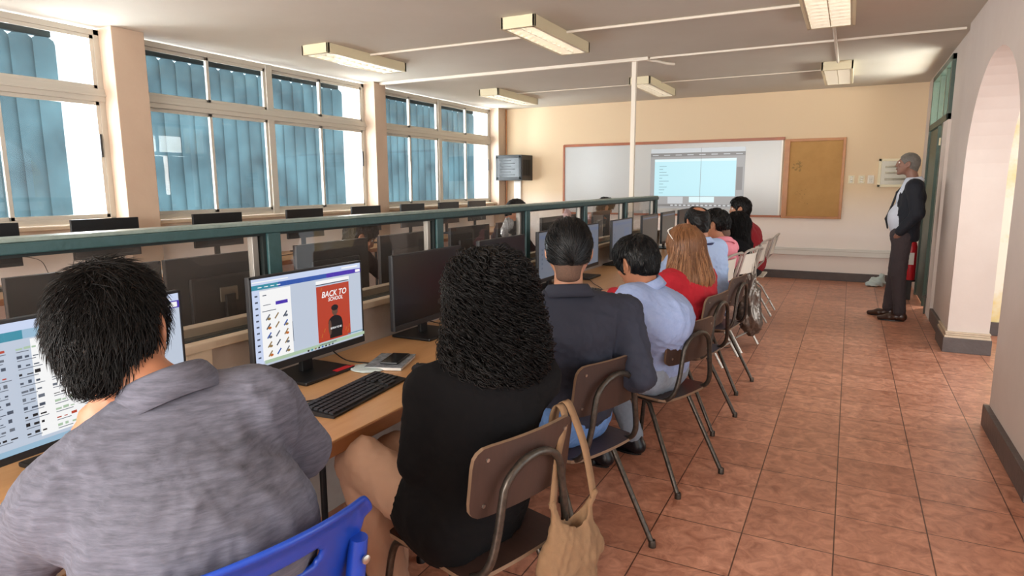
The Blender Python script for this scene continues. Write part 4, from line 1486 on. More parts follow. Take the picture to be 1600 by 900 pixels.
# cloth and film behind the glass
t = empty('draped_cloth', (-2.52, 5.95, 1.0), 0, 'pale pink cloth draped over a monitor behind the glass', 'cloth')
F = Field((-2.78, 6.15, .84), (-2.56, 6.65, 1.30), .007)
F.cone((-2.65, 6.42, .93), (-2.66, 6.42, 1.14), .02, .022, .02, lat=(0, 1, 0), st=3.6)
F.cone((-2.66, 6.36, 1.13), (-2.70, 6.50, 1.17), .03, .03, .02)
field_obj('cloth', F, 'palepink', t, (-2.52, 5.95, 1.0), [(.010, 20, 2, (0, 0, 1), .4)])
t = empty('plastic_film', (-2.10, 3.96, 1.0), 0, 'shiny crumpled plastic film stuck behind the glass near the third post', 'film')
F = Field((-2.20, 3.78, .95), (-2.05, 4.12, 1.30), .005)
F.ell((-2.095, 3.98, 1.19), (.022, .065, .045), None, .02).ell((-2.10, 3.93, 1.14), (.02, .045, .04), None, .02).ell((-2.10, 4.0, 1.10), (.018, .04, .025), None, .01)
field_obj('film', F, M.setdefault('film', mat('clear_film', 'd5d8da', .12, .3)), t, (-2.10, 3.96, 1.0), [(.011, 36, 5), (.004, 80, 6)])

# ------------------------------------------------------------------ people
def at(px, py, d):
    """point at depth d in front of the camera, for reading positions off the calibrated view"""
    x, y = (px - 800) / FPX * d, -(py - 450) / FPX * d
    p = Vector((0, 0, CAMZ)) + _f * d + _r2 * x + _u2 * y
    return V3(p.x, p.y, p.z)


UP = V3(0, 0, 1)


def dirv(deg, pitch=0):
    a = math.radians(deg); p = math.radians(pitch)
    return V3(math.cos(a) * math.cos(p), math.sin(a) * math.cos(p), math.sin(p))


def frame(deg, pitch=0, roll=0):
    f = dirv(deg, pitch)
    r = unit(np.cross(f, UP)); u = np.cross(r, f)
    c, s_ = math.cos(math.radians(roll)), math.sin(math.radians(roll))
    return f, r * c + u * s_, u * c - r * s_


def add_head(F, hc, f, r, u, s=1.0, fem=False):
    A = (r, f, u)
    F.ell(hc + (.018 * u - .012 * f) * s, V3(.072, .092, .088) * s, A, .01)
    F.ell(hc + (-.030 * u + .030 * f) * s, V3(.060, .062, .080) * s, A, .03)
    for k in (-1, 1):
        F.cone(hc + (-.035 * u + .012 * f + .050 * r * k) * s, hc + (-.092 * u + .058 * f + .018 * r * k) * s, .022 * s, .018 * s, .025)
        F.ell(hc + (-.018 * u + .070 * f + .036 * r * k) * s, V3(.020, .016, .014) * s, A, .012)
        F.ell(hc + (.012 * u + .090 * f + .031 * r * k) * s, V3(.016, .012, .011) * s, A, .008, op='sub')
        F.ell(hc + (.028 * u + .082 * f + .030 * r * k) * s, V3(.020, .010, .006) * s, A, .01)
        # ear: shell standing off the head towards the back, bowl and lobe
        en = unit(r * k * .86 + f * .5); eb = unit(-f * .86 + r * k * .5)
        F.ell(hc + (-.004 * u - .008 * f + .081 * r * k) * s, V3(.007, .019, .032) * s, (en, eb, u), .005)
        F.ell(hc + (-.032 * u + .004 * f + .075 * r * k) * s, V3(.007, .010, .012) * s, (en, eb, u), .006)
        F.ell(hc + (.000 * u - .002 * f + .088 * r * k) * s, V3(.006, .010, .018) * s, (en, eb, u), .003, op='sub')
    F.ell(hc + (-.100 * u + .072 * f) * s, V3(.020, .015, .014) * s, A, .02)
    F.cone(hc + (.018 * u + .086 * f) * s, hc + (-.026 * u + .099 * f) * s, .009 * s, .013 * s, .016)
    for k in (-1, 1): F.ell(hc + (-.029 * u + .093 * f + .011 * r * k) * s, V3(.008, .010, .007) * s, A, .006)
    F.ell(hc + (-.056 * u + .092 * f) * s, V3(.022, .010, .005) * s, A, .005)
    F.ell(hc + (-.066 * u + .089 * f) * s, V3(.019, .010, .006) * s, A, .005)


def add_hand(F, wr, d, pn, side, s=1.0, curl=.5):
    """wr wrist, d pointing direction, pn palm normal, side +1/-1 thumb side along cross(d,pn)"""
    d = unit(d); pn = unit(pn - d * (pn @ d)); w_ = np.cross(d, pn) * side
    F.cone(wr, wr + d * .03 * s, .022 * s, .024 * s, .015, lat=w_, st=1.2)
    F.cone(wr + d * .03 * s, wr + d * .078 * s, .018 * s, .016 * s, .012, lat=w_, st=2.1)
    L = [(.024, .070), (.008, .078), (-.009, .072), (-.025, .056)]
    for (o, ln) in L:
        b0 = wr + d * (.082 if abs(o) < .02 else .074) * s + w_ * o * s
        c1 = unit(d + pn * curl * .5); c2 = unit(d + pn * curl * 1.3); c3 = unit(d + pn * curl * 2.2)
        p1 = b0 + c1 * ln * .45 * s; p2 = p1 + c2 * ln * .32 * s; p3 = p2 + c3 * ln * .25 * s
        F.chain([b0 - d * .01, p1, p2, p3], [.0092 * s, .0088 * s, .0080 * s, .0068 * s], .004)
    t0 = wr + d * .025 * s + w_ * .026 * s
    t1 = t0 + unit(d * .8 + w_ * .8 + pn * .3) * .036 * s
    t2 = t1 + unit(d * 1.0 + w_ * .25 + pn * .4) * .034 * s
    F.chain([t0, t1, t2], [.013 * s, .0105 * s, .009 * s], .006)


def person(label, J, look, base, h=.008, hh=.006):
    """J: joints; look: clothing/hair settings"""
    g = lambda k, d=None: look.get(k, d)
    root = empty('person', (base[0], base[1], 0), 0, label, 'person', g('group'))
    off = (base[0], base[1], 0)
    sk = g('skin', 'skin')
    f, r, u = frame(*J['hdir'])
    hc = V3(J['head']); s = g('hs', 1.0)
    bf = dirv(J['face']); br = unit(np.cross(bf, UP))
    pel, chest, neck = V3(J['pelvis']), V3(J['chest']), V3(J['neck'])
    spine = unit(neck - pel)
    pts = [hc, pel, chest, neck] + [V3(J[k]) for k in J if k[:2] in ('sh', 'el', 'wr', 'hi', 'kn', 'an')]
    lo = np.min(pts, 0) - .22; hi = np.max(pts, 0) + .22
    # -- body: one continuous skin surface
    F = Field(lo, hi, hh)
    add_head(F, hc, f, r, u, s)
    nb = hc + (-.05 * u - .030 * f) * s
    F.cone(nb, neck - spine * .02, .052 * s, .056 * s, .03)
    bw = g('build', 1.0)
    F.cone(pel + UP * .05, chest, .088 * bw, .095 * bw, .05, lat=br, st=1.35)
    F.cone(V3(J['shL']), V3(J['shR']), .045, .045, .05)
    for k, sg in (('L', -1), ('R', 1)):
        sh, el, wr = V3(J['sh' + k]), V3(J['el' + k]), V3(J['wr' + k])
        F.chain([sh, el], [.045 * bw, .034 * bw], .02)
        F.chain([el, wr], [.036 * bw, .025], .01)
        hd = V3(J.get('hd' + k, unit(wr - el))); pn = V3(J.get('pn' + k, (0, 0, -1)))
        add_hand(F, wr, hd, pn, J.get('th' + k, -sg), 1.0, J.get('curl' + k, .45))
        hip, kn, an = V3(J['hi' + k]), V3(J['kn' + k]), V3(J['an' + k])
        F.chain([hip, kn], [.070 * bw, .050], .03); F.chain([kn, an], [.048, .036], .01)
    body = field_obj('body', F, sk, root, off)
    for k in (-1, 1):
        e = MB().lathe([(.0005, -.0115), (.006, -.0098), (.0105, -.005), (.0115, 0), (.0105, .005), (.006, .0098), (.0005, .0115)], n=12)
        e.v = [tuple(V3(v) * s + hc + (.008 * u + .076 * f + .031 * r * k) * s - V3(off)) for v in e.v]
        eo = e.build('eye', 'eye', body, True)
        ir = MB().lathe([(.0005, -.002), (.0052, -.001), (.0052, .001), (.0005, .002)], n=12)
        fq = Vector(f).to_track_quat('Z', 'Y').to_matrix()
        ir.v = [tuple(V3(fq @ Vector(v)) + hc + (.008 * u + .0872 * f + .031 * r * k) * s - V3(off)) for v in ir.v]
        ir.build('iris', 'iris', eo, True)
    # -- top
    F = Field(lo, hi, h)
    tp = g('puff', 0.0)
    wl = V3(J.get('waist', pel + UP * .10))
    F.cone(pel + UP * .045, wl, .112 * bw + tp, .110 * bw + tp, .04, lat=br, st=1.32)
    F.cone(wl, chest, .110 * bw + tp, .118 * bw + tp, .06, lat=br, st=g('chw', 1.34))
    if 'belly' in look: F.ell(wl + bf * .045 + UP * .02, (.13, .095, .13), (br, bf, UP), .06)
    F.cone(V3(J['shL']) * .8 + V3(J['shR']) * .2, V3(J['shR']) * .8 + V3(J['shL']) * .2, .066 * bw + tp * .6, .066 * bw + tp * .6, .06)
    F.cone(neck - spine * .045, chest, .060, .10, .06)
    F.cone(chest + bf * .02, neck - spine * .05 + bf * .012, .10, .062, .05, lat=br, st=1.2)
    for k in ('L', 'R'):
        F.cone(neck - spine * .03, V3(J['sh' + k]), .040, .052 * bw + tp * .5, .05)
    if g('hipcover'):
        for k in ('L', 'R'): F.cone(J['hi' + k] - UP * .005, J['hi' + k] * .72 + J['kn' + k] * .28, .116, .098, .05)
    for k in ('L', 'R'):
        sh, el, wr = V3(J['sh' + k]), V3(J['el' + k]), V3(J['wr' + k])
        sl = g('sleeve', 1.0)
        if sl >= 1:
            F.cone(sh, el, .062 * bw + tp * .7, .050 * bw + tp * .7, .035)
            e2 = wr - unit(wr - el) * (.03 + g('cuffback', 0))
            F.cone(el, e2, .049 * bw + tp * .7, .036 + tp * .5, .015)
        else:
            F.cone(sh, sh + (el - sh) * .75, .062 * bw, .058 * bw, .035)
    if 'belly' in look: F.cone(chest + bf * .035 + UP * .02, neck + bf * .030 - UP * .01, .098, .062, .04, lat=br, st=1.15)
    if g('hem'): F.cone(pel - UP * (g('hem') - .07) + bf * .05, pel + UP * .045, .128 * bw + tp, .112 * bw + tp, .04, lat=br, st=1.38)
    wrl = g('wrinkle', [(.009, 12, 3, (0, 0, 1), .6), (.004, 30, 9)])
    topo = field_obj(g('topname', 'shirt'), F, g('top'), root, off, wrl, neck)
    if g('collar'):
        ax = unit(spine * .8 + (hc - neck) * 3)
        e1 = unit(bf - ax * (bf @ ax)); e2 = np.cross(ax, e1)
        hgt = g('collar_h', .035); fall = g('fall', .030)
        c0 = neck + spine * .004
        prof = [(.058, -.030), (.061, hgt * .4), (.062, hgt), (.0655, hgt + .003), (.070, hgt - .002), (.079, hgt - fall * .6), (.090, hgt - fall - .012), (.084, hgt - fall - .013), (.066, hgt - .012)]
        nT = 40; V = []; Fq_ = []
        for a_ in range(nT + 1):
            th = PI + (a_ / nT - .5) * 2 * 2.45
            fr_ = abs(a_ / nT - .5) * 2
            for (R_, z_) in prof:
                R2 = R_ * (1 + .10 * math.sin(th) ** 2) + .010 * fr_ ** 3
                z2 = z_ - .018 * fr_ ** 2 - (.012 * fr_ ** 2 if z_ < hgt - .02 and R_ > .08 else 0)
                V.append(tuple(c0 + (math.cos(th) * e1 + math.sin(th) * e2) * R2 + ax * z2 - V3(off)))
        np_ = len(prof)
        for a_ in range(nT):
            for q_ in range(np_ - 1):
                Fq_.append((a_ * np_ + q_, a_ * np_ + q_ + 1, (a_ + 1) * np_ + q_ + 1, (a_ + 1) * np_ + q_))
        mk('collar', V, Fq_, g('collar'), topo, True)
    # -- trousers
    F = Field(lo, hi, h)
    F.cone(V3(J['hiL']), V3(J['hiR']), .100 * bw, .100 * bw, .04)
    F.cone(pel + UP * .0, pel + UP * .045, .105 * bw, .100 * bw, .04, lat=br, st=1.30)
    tw = g('legw', 1.0)
    for k in ('L', 'R'):
        hip, kn, an = V3(J['hi' + k]), V3(J['kn' + k]), V3(J['an' + k])
        F.cone(hip, kn, .088 * bw * tw, .066 * tw, .03); F.cone(kn, an + UP * .02, .064 * tw, .054 * tw, .012)
    field_obj('trousers', F, g('bottom'), root, off, [(.006, 16, 8, (0, 0, 1), .5), (.002, 40, 4)])
    if g('belt'):
        Fb = Field(pel - .26, pel + .26, .006)
        Fb.cone(pel + UP * .045, pel + UP * .05, .1095 * bw + tp, .1095 * bw + tp, .01, lat=br, st=1.32)
        Fb.cut(pel + UP * .068, UP, .002); Fb.cut(pel + UP * .032, -UP, .002)
        field_obj('belt', Fb, g('belt'), root, off)
    # -- shoes
    for k in ('L', 'R'):
        an = V3(J['an' + k]); fd = dirv(J.get('toe' + k, J['face']))
        fr_ = unit(np.cross(fd, UP)); a = V3(an[0], an[1], 0)
        if J.get('lift' + k): a = a + UP * J['lift' + k]
        Fs = Field(a - V3(.26, .26, .02), a + V3(.26, .26, .17), .006)
        Fs.cone(a - fd * .035 + UP * .045, a + fd * .09 + UP * .040, .040, .036, .03)
        Fs.cone(a + fd * .09 + UP * .034, a + fd * .185 + UP * .026, .036, .022, .03, lat=fr_, st=1.25)
        Fs.cone(a - fd * .02 + UP * .05, a - fd * .015 + UP * .10, .040, .040, .02)
        Fs.cut(a + UP * .006, -UP, .003)
        so = field_obj('shoe', Fs, g('shoe', 'blkleather'), root, off)
        b = MB()
        n = 20; o_ = []
        for q in range(n):
            an_ = 2 * PI * q / n
            lx = .078 + .125 * math.cos(an_); ly = (.042 - .008 * math.cos(an_)) * math.sin(an_)
            p = a + fd * (lx - .005) + fr_ * ly
            o_.append((p[0] - off[0], p[1] - off[1]))
        b.prism(o_, 'z', a[2] + .001, a[2] + .012).build('sole', 'blk', so)
    # -- hair
    hair = g('hair')
    if hair: hair(root, off, hc, f, r, u, s, neck, g)
    return root, body


def roots_from(F, n, seed, keep=None):
    P, Q = F.mesh()
    r = np.random.default_rng(seed)
    if keep is not None: P = P[keep(P)]
    return P[r.integers(0, len(P), n)] + r.normal(0, F.h * .5, (n, 3))


def crown_flow(c, f, u, down=1.0, fwd=0.0):
    def fn(P):
        d = P - c
        d = d / (np.linalg.norm(d, axis=1, keepdims=True) + .02)
        return d + (-u) * down * .5 + f * fwd
    return fn


def hair_cap(hc, f, r, u, s, thick=.014, nape=-.075, front=.075, h=.005, top=0.0):
    F = Field(hc - .19 * s, hc + .19 * s, h)
    A = (r, f, u)
    F.ell(hc + (.020 * u - .014 * f) * s, (V3(.074, .094, .090) + thick) * s, A, .01)
    if top: F.ell(hc + (.075 * u + .015 * f) * s, V3(.062, .075, .035 + top) * s, A, .03)
    F.cone(hc + (-.03 * u - .055 * f) * s, hc + (nape * u - .062 * f) * s, (.048 + thick * .5) * s, .040 * s, .03, lat=r, st=1.15)
    F.ell(hc + (-.045 * u + .085 * f) * s, V3(.095, .078, .088) * s, A, .012, op='sub')
    F.ell(hc + (.01 * u + (front + .065) * f) * s, V3(.07, .06, .075) * s, A, .012, op='sub')
    for k in (-1, 1): F.ell(hc + (-.016 * u + .002 * f + .092 * r * k) * s, V3(.034, .032, .044) * s, A, .008, op='sub')
    F.ell(hc + (-.10 * u + .02 * f) * s, V3(.12, .075, .07) * s, A, .01, op='sub')
    F.cut(hc + nape * u * s, -u + .35 * f, .01)
    return F


def short_hair(m='hairblk', n=2500, L=.045, r0=.0011, thick=.013, top=.0, flow=None, nape=-.07, seed=1, lift=.006, jit=.35, cap_w=(.004, 45, 2), front=.075, fade=None, slick=False):
    def fn(root, off, hc, f, r, u, s, neck, g):
        F = hair_cap(hc, f, r, u, s, thick, nape, front, top=top)
        o = field_obj('hair', F, m, root, off, [cap_w])
        fl = flow(hc, f, r, u) if flow else crown_flow(hc + (.085 * u - .065 * f) * s, f, u, 1.0)
        if n:
            rt = roots_from(F, n, seed)
            A_ = np.array([r, f, u])
            av = [(hc + (-.012 * u - .004 * f + .088 * r * k) * s, A_, V3(.028, .027, .036) * s) for k in (-1, 1)]
            hair_tufts('hair_locks', F, m, o, off, rt, fl, L, 7, r0, lift, 0, 60, 3, seed, jit, avoid=av)
        if fade:
            F2 = hair_cap(hc, f, r, u, s, .003, -.095, front)
            F2.cut(hc + .03 * u, u, .004)
            field_obj('cropped_sides', F2, fade, root, off)
    return fn


def long_hair(m, width=.10, depth=.10, bottom=-.22, n=2500, L=.20, r0=.0014, curl=0, curlf=60, seed=2, back=.02, spread=1.0, jit=.15, lift=.008, cap_w=(.006, 30, 4, (0, 0, 1), .2), steps=12, extra=None, m2=None):
    def fn(root, off, hc, f, r, u, s, neck, g):
        lo = hc - .36; hi = hc + .24
        F = Field(lo, hi, .006)
        A = (r, f, u)
        F.ell(hc + (.022 * u - .018 * f), V3(.074 + .02, .094 + .018, .092 + .018), A, .02)
        bt = hc * 1.0
        ax = UP
        b0 = hc - f * (.035 + back) + ax * .0
        b1 = hc - f * (.045 + back) + ax * (bottom + width * .6 * 1.0)
        F.cone(b0, b1, width, width * spread, .05, lat=r, st=1.12)
        # clear the face and the throat
        F.ell(hc + (-.05 * u + .105 * f), V3(.075, .085, .115), A, .02, op='sub')
        F.ell(hc - UP * .17 + f * .07, V3(.10, .085, .13), A, .02, op='sub')
        o = field_obj('hair', F, m, root, off, [cap_w])
        P, _q = F.mesh()
        rt = roots_from(F, n, seed, lambda P: (P[:, 2] > hc[2] + bottom * .75))
        top = hc + .10 * u + .01 * f

        def flow(P):
            d = P - top
            d[:, 2] *= .3
            d = d / (np.linalg.norm(d, axis=1, keepdims=True) + .05)
            return d * .5 * (P[:, 2:3] > hc[2] + .02) + np.array([0, 0, -1.2])
        hair_tufts('hair_locks', F, m, o, off, rt, flow, L, steps, r0, lift, curl, curlf, 3, seed, jit)
        if m2:
            rt = roots_from(F, n // 3, seed + 5, lambda P: (P[:, 2] > hc[2] + bottom * .7) & (P[:, 2] < hc[2] + .05))
            hair_tufts('lighter_locks', F, m2, o, off, rt, flow, L, steps, r0, lift * 1.4, curl, curlf, 3, seed + 3, jit)
    return fn


def seated(pelvis, face, head, hdir, lean_neck=.165, thigh=(.43, .43), spread=(.10, .13), handx=None, face_legs=None, shw=.178, kz=.50, ankle=((.02, 0), (.02, 0)), shdrop=.045, hands=None, elz=.77):
    pel = V3(*pelvis, .545)
    bf = dirv(face); br = unit(np.cross(bf, UP))
    lf = dirv(face_legs if face_legs is not None else face); lr = unit(np.cross(lf, UP))
    hc = V3(head); f, r, u = frame(*hdir)
    neck = hc - u * .105 - f * .045 - UP * .055
    spn = unit(neck - pel)
    chest = pel + (neck - pel) * .70 - bf * .012
    J = dict(head=hc, hdir=hdir, face=face, pelvis=pel, chest=chest, neck=neck, toeL=face_legs or face, toeR=face_legs or face)
    for k, sg in (('L', -1), ('R', 1)):
        J['sh' + k] = neck - spn * shdrop * 1.35 + br * sg * shw + bf * .015
        J['hi' + k] = pel + lr * sg * .095 - UP * .01
        kn = J['hi' + k] + lf * thigh[0 if k == 'L' else 1] + lr * sg * (spread[0 if k == 'L' else 1] - .095)
        kn[2] = kz
        J['kn' + k] = kn
        a = ankle[0 if k == 'L' else 1]
        J['an' + k] = V3(kn[0], kn[1], .085) + lf * a[0] + lr * a[1]
        if hands:
            wr = V3(hands[0 if k == 'L' else 1])
        else:
            wr = J['sh' + k] + bf * .42 - br * sg * .05; wr[2] = .765
            tx = -1.42
            if wr[0] > tx:
                wr = wr + bf * max(0, (wr[0] - tx)) * .5
                wr[2] = .765
        J['wr' + k] = wr
        mid = (J['sh' + k] + wr) / 2
        L = np.linalg.norm(J['sh' + k] - wr); dn = math.sqrt(max(0, .285 ** 2 - (L / 2) ** 2))
        J['el' + k] = mid + unit(-UP + br * sg * .55 - bf * .25) * max(dn, .02)
        J['hd' + k] = bf * .9 - br * sg * .25 - UP * .12
    return J


# --- the man in the grey knit blazer
def messy_flow(hc, f, r, u):
    c = hc + .085 * u - .03 * f - .02 * r
    def fn(P):
        d = P - c
        d = d / (np.linalg.norm(d, axis=1, keepdims=True) + .02)
        return d - u * .55 - r * .35 + f * .1
    return fn


P1face = 152
hp = at(178, 520, 1.19)
J = seated((-.965, .72), P1face, hp, (128, -14, 6), face_legs=168, shw=.18)
J['shL'] = at(100, 790, 1.07); J['shR'] = at(405, 632, 1.24)
J['neck'] = at(262, 612, 1.17)
J['chest'] = at(265, 735, 1.17)
J['waist'] = at(320, 840, 1.10)
J['elL'] = at(8, 890, 1.17); J['wrL'] = at(138, 676, 1.27); J['hdL'] = unit(at(190, 612, 1.25) - J['wrL']); J['pnL'] = -dirv(128)
J['elR'] = at(462, 700, 1.36); J['wrR'] = V3(-1.28, .86, .775); J['hdR'] = dirv(175)
P1, _b = person('man in a heather-grey knit blazer leaning on his hand, back to us, nearest at left', J,
       dict(top='blazer', topname='blazer', bottom='dkjeans', shoe='blkleather', puff=.016, collar='blazer', collar_h=.030, fall=.042, build=1.04, hs=1.03, cuffback=.035,
            wrinkle=[(.010, 8, 31, (.3, .3, 1), .5), (.005, 18, 12, (0, 0, 1), .6)],
            hair=short_hair('hairblk', 5600, .050, .0011, .012, .014, messy_flow, -.070, 4, .015, .55, (.006, 36, 6), .08)),
       (-.965, .72), h=.007, hh=.0055)
off = (-.965, .72, 0)
Fq = Field(J['wrL'] - .12, J['wrL'] + .12, .004)
d_ = unit(J['wrL'] - J['elL'])
Fq.cone(J['wrL'] - d_ * .075, J['wrL'] - d_ * .030, .037, .034, .004)
field_obj('shirt_cuff', Fq, 'shirt', P1, off)
b = MB().tube([Vector(at(492, 838, 1.02)), Vector(at(503, 852, 1.015))], .003, 6)
b.v = [(x - off[0], y - off[1], z) for x, y, z in b.v]

# --- the woman with black curls
hp = at(757, 462, 1.86)
J = seated((-.93, 1.53), 150, hp, (148, -18), face_legs=176, shw=.165, thigh=(.42, .40), spread=(.10, .12), kz=.555, ankle=((.10, -.02), (.05, 0)))
J['shL'] = at(672, 610, 1.80); J['shR'] = at(838, 588, 1.90)
J['elL'] = at(655, 722, 1.78); J['wrL'] = V3(-1.12, 1.60, .69)
J['pelvis'] = V3(-.91, 1.50, .545)
J['hiL'] = V3(-.93, 1.41, .53); J['knL'] = V3(-1.29, 1.46, .62); J['anL'] = V3(-1.20, 1.50, .085)
person('woman with shoulder-length black curls, black sweater and khaki trousers, back to us', J,
       dict(top='blackknit', topname='sweater', bottom='khaki', shoe='blkleather', puff=.012, build=.98, skin='skin2', hs=.98, legw=1.12, hem=.12, hipcover=1,
            wrinkle=[(.006, 10, 5, (0, 0, 1), .6), (.003, 26, 9)],
            hair=long_hair('hairblk', .096, .10, -.215, 2600, .15, .0032, .0125, 175, 3, .028, 1.32, .25, .012, (.016, 34, 6), 32)),
       (-.93, 1.53))

# --- the man in the navy shirt with slicked hair
def slick_flow(hc, f, r, u):
    def fn(P):
        d = P - (hc + .07 * f + .05 * u)
        d = d / (np.linalg.norm(d, axis=1, keepdims=True) + .02)
        return -f * 1.0 + d * .15 - u * .75 + r * .25
    return fn


hp = at(889, 393, 2.48)
J = seated((-.945, 2.31), 128, hp, (111, -12), face_legs=160, shw=.185)
J['shL'] = at(818, 492, 2.42); J['shR'] = at(975, 490, 2.55)
J['elR'] = at(1000, 588, 2.50); J['wrR'] = at(935, 592, 2.70)
J['elL'] = at(795, 590, 2.42); J['wrL'] = V3(-1.42, 2.45, .765)
person('man in a navy shirt with slicked-back black hair and blue jeans, back to us', J,
       dict(top='navy', bottom='jeans', shoe='blkleather', puff=.008, collar='navy', collar_h=.032, build=1.08, belt='belt', skin='skin2',
            hair=short_hair('hairblk2', 1700, .085, .0022, .016, .012, slick_flow, -.035, 7, .004, .08, (.003, 50, 6), .08, fade='fade')),
       (-.945, 2.31))

# --- the man in the blue-grey shirt
hp = at(993, 410, 3.08)
J = seated((-.80, 3.12), 160, hp, (158, -26), face_legs=165, shw=.18, ankle=((-.18, -.02), (-.22, 0)))
J['shL'] = at(985, 468, 2.98); J['shR'] = at(1050, 482, 3.20); J['neck'] = at(1010, 447, 3.08); J['chest'] = at(1035, 500, 3.06)
J['elL'] = at(950, 545, 3.0); J['wrL'] = V3(-1.36, 3.05, .765); J['elR'] = at(1035, 520, 3.3)
person('man in a light blue-grey long-sleeved shirt and grey jeans leaning towards the table', J,
       dict(top='ltblue', bottom='greyjeans', shoe='blkleather', puff=.012, collar='ltblue', collar_h=.032, build=1.06, belt='belt',
            wrinkle=[(.008, 11, 15, (.2, .2, 1), .5), (.004, 28, 9)],
            hair=short_hair('hairblk2', 2200, .045, .0018, .020, .012, None, -.06, 9, .006, .3, (.006, 45, 2), .08)),
       (-.80, 3.12))

# --- the woman in red
hp = at(1066, 385, 3.92)
J = seated((-.86, 3.96), 158, hp, (150, -12), face_legs=170, shw=.168)
R5, b5 = person('woman in a bright red top with long light brown hair, sunglasses pushed up', J,
       dict(top='red', topname='top', bottom='blacktrs', puff=.02, build=1.08, skin='skin2', sleeve=1,
            hair=long_hair('hairbrown', .086, .10, -.25, 2200, .22, .0026, 0, 60, 6, .02, 1.6, .10, .006, (.008, 26, 4, (0, 0, 1), .15), 9, m2='hairbrown2')),
       (-.86, 3.96))

# --- balding man in pale blue
hp = at(1088, 347, 4.72)
def bald(root, off, hc, f, r, u, s, neck, g):
    F = hair_cap(hc, f, r, u, s, .010, -.065, .07)
    F.ell(hc + (.09 * u - .055 * f) * s, V3(.046, .060, .045) * s, (r, f, u), .012, op='sub')
    o = field_obj('hair', F, 'hairblk', root, off, [(.004, 60, 3)])
J = seated((-.89, 4.80), 150, hp, (138, -14), face_legs=170, shw=.185)
R6, b6 = person('man with a thinning crown in a pale blue shirt with a dark lanyard', J,
       dict(top='skyblue', bottom='dkjeans', puff=.012, collar='skyblue', collar_h=.028, build=1.1, skin='skin', hair=bald), (-.89, 4.80))
Fq = Field(V3(J['neck']) - .14, V3(J['neck']) + .14, .005)
nk = V3(J['neck'])
Fq.cone(nk - UP * .004, nk + UP * .012, .088, .080, .004); Fq.cone(nk - UP * .08, nk + UP * .08, .076, .076, .004, op='sub')
field_obj('lanyard', Fq, M.setdefault('lan', mat('lanyard', '1a2350', .7)), R6, (-.89, 4.80, 0))

# --- pink
hp = at(1119, 350, 5.45)
J = seated((-1.0, 5.46), 160, hp, (168, -14), face_legs=175, shw=.17)
person('man in a pink short-sleeved shirt with cropped black hair, ear visible', J,
       dict(top='pink', bottom='blacktrs', puff=.010, collar='pink', collar_h=.028, sleeve=.7, build=1.04, skin='skin2',
            hair=short_hair('hairblk', 700, .035, .003, .016, .018, None, -.05, 11, .006, .3, fade='fade')), (-1.0, 5.46), .010, .008)
folding_chair(-1.06, 5.42, math.radians(172), 'white folding chair under the man in the pink shirt, mostly hidden, only its legs showing')

# --- long dark hair, black top
hp = at(1149, 352, 6.2)
J = seated((-1.0, 6.2), 160, hp, (150, -10), face_legs=175, shw=.165)
R8, b8 = person('woman in a black top with long dark hair and white sunglasses on her head', J,
       dict(top='blackknit', topname='top', bottom='dkjeans', puff=.012, skin='skin2',
            hair=long_hair('hairblk', .078, .10, -.34, 1300, .26, .0035, .010, 30, 8, .02, 1.1, .15, .006, (.008, 26, 4, (0, 0, 1), .3), 10)), (-1.0, 6.2), .010, .008)


def sunglasses(root, off, hp, hdir, m, label=None):
    f, r, u = frame(*hdir)
    t = MB()
    for k in (-1, 1):
        c = hp + u * .108 + f * .035 + r * k * .036
        t.tube([Vector(c + r * .030 * math.cos(a) + unit(f + .5 * u) * .0 + np.cross(r, unit(f * .6 + u)) * .022 * math.sin(a) - V3(off)) for a in np.linspace(0, 2 * PI, 13)], .0035, 6)
        t.tube([Vector(c + r * k * .03 - V3(off)), Vector(hp + u * .085 + r * k * .100 - V3(off)), Vector(hp + u * .03 - f * .04 + r * k * .104 - V3(off))], .003, 6)
    t.tube([Vector(hp + u * .112 + f * .035 + r * x - V3(off)) for x in (-.01, .01)], .003, 6)
    return t.build('sunglasses', m, root, True)


sunglasses(R8, (-1.0, 6.2, 0), at(1149, 352, 6.2), (150, -10), 'white')
sunglasses(R5, (-.86, 3.96, 0), at(1066, 385, 3.92), (150, -12), 'white')

# --- dark red shirt
hp = at(1156, 326, 7.1)
J = seated((-.93, 7.55), 190, hp, (190, -5), face_legs=180, shw=.185)
person('person in a dark red shirt at the far end of the row', J,
       dict(top='dkred', bottom='blacktrs', puff=.02, build=1.12, skin='skin2',
            hair=short_hair('hairblk', 500, .03, .003, .018, .014, None, -.07, 12)), (-.93, 7.55), .010, .008)

# --- people behind the glass
hp = V3(-3.10, 6.07, 1.185)
J = seated((-3.35, 6.07), 0, hp, (12, -25), face_legs=0, hands=((-2.78, 6.25, .765), (-2.78, 5.85, .765)))
person('black-haired person in a brown top whose hair just shows over the partition rail', J,
       dict(top='maroon', bottom='dkjeans', build=1.0, hair=short_hair('hairblk', 0, top=.012, thick=.018)), (-3.35, 6.07), .011, .009)
hp = V3(-2.93, 8.40, 1.155)
J = seated((-3.38, 8.42), 0, hp, (35, -32), face_legs=0, hands=((-2.78, 8.6, .765), (-2.80, 7.62, 1.085)))
J['elR'] = V3(-3.0, 7.86, 1.02)
person('person in a pale pink shirt bowing the head behind the far panes of the partition', J,
       dict(top='palepink', bottom='dkjeans', build=1.05, skin='skin2', cuffback=.10, hair=short_hair('hairblk', 500, .04, .0028, top=.02, thick=.02, lift=.012)), (-3.38, 8.42), .010, .008)
hp = V3(-3.10, 3.62, 1.10)
J = seated((-3.34, 3.75), 10, hp, (45, -30), face_legs=0, hands=((-2.95, 3.95, .98), (-2.80, 3.50, .765)))
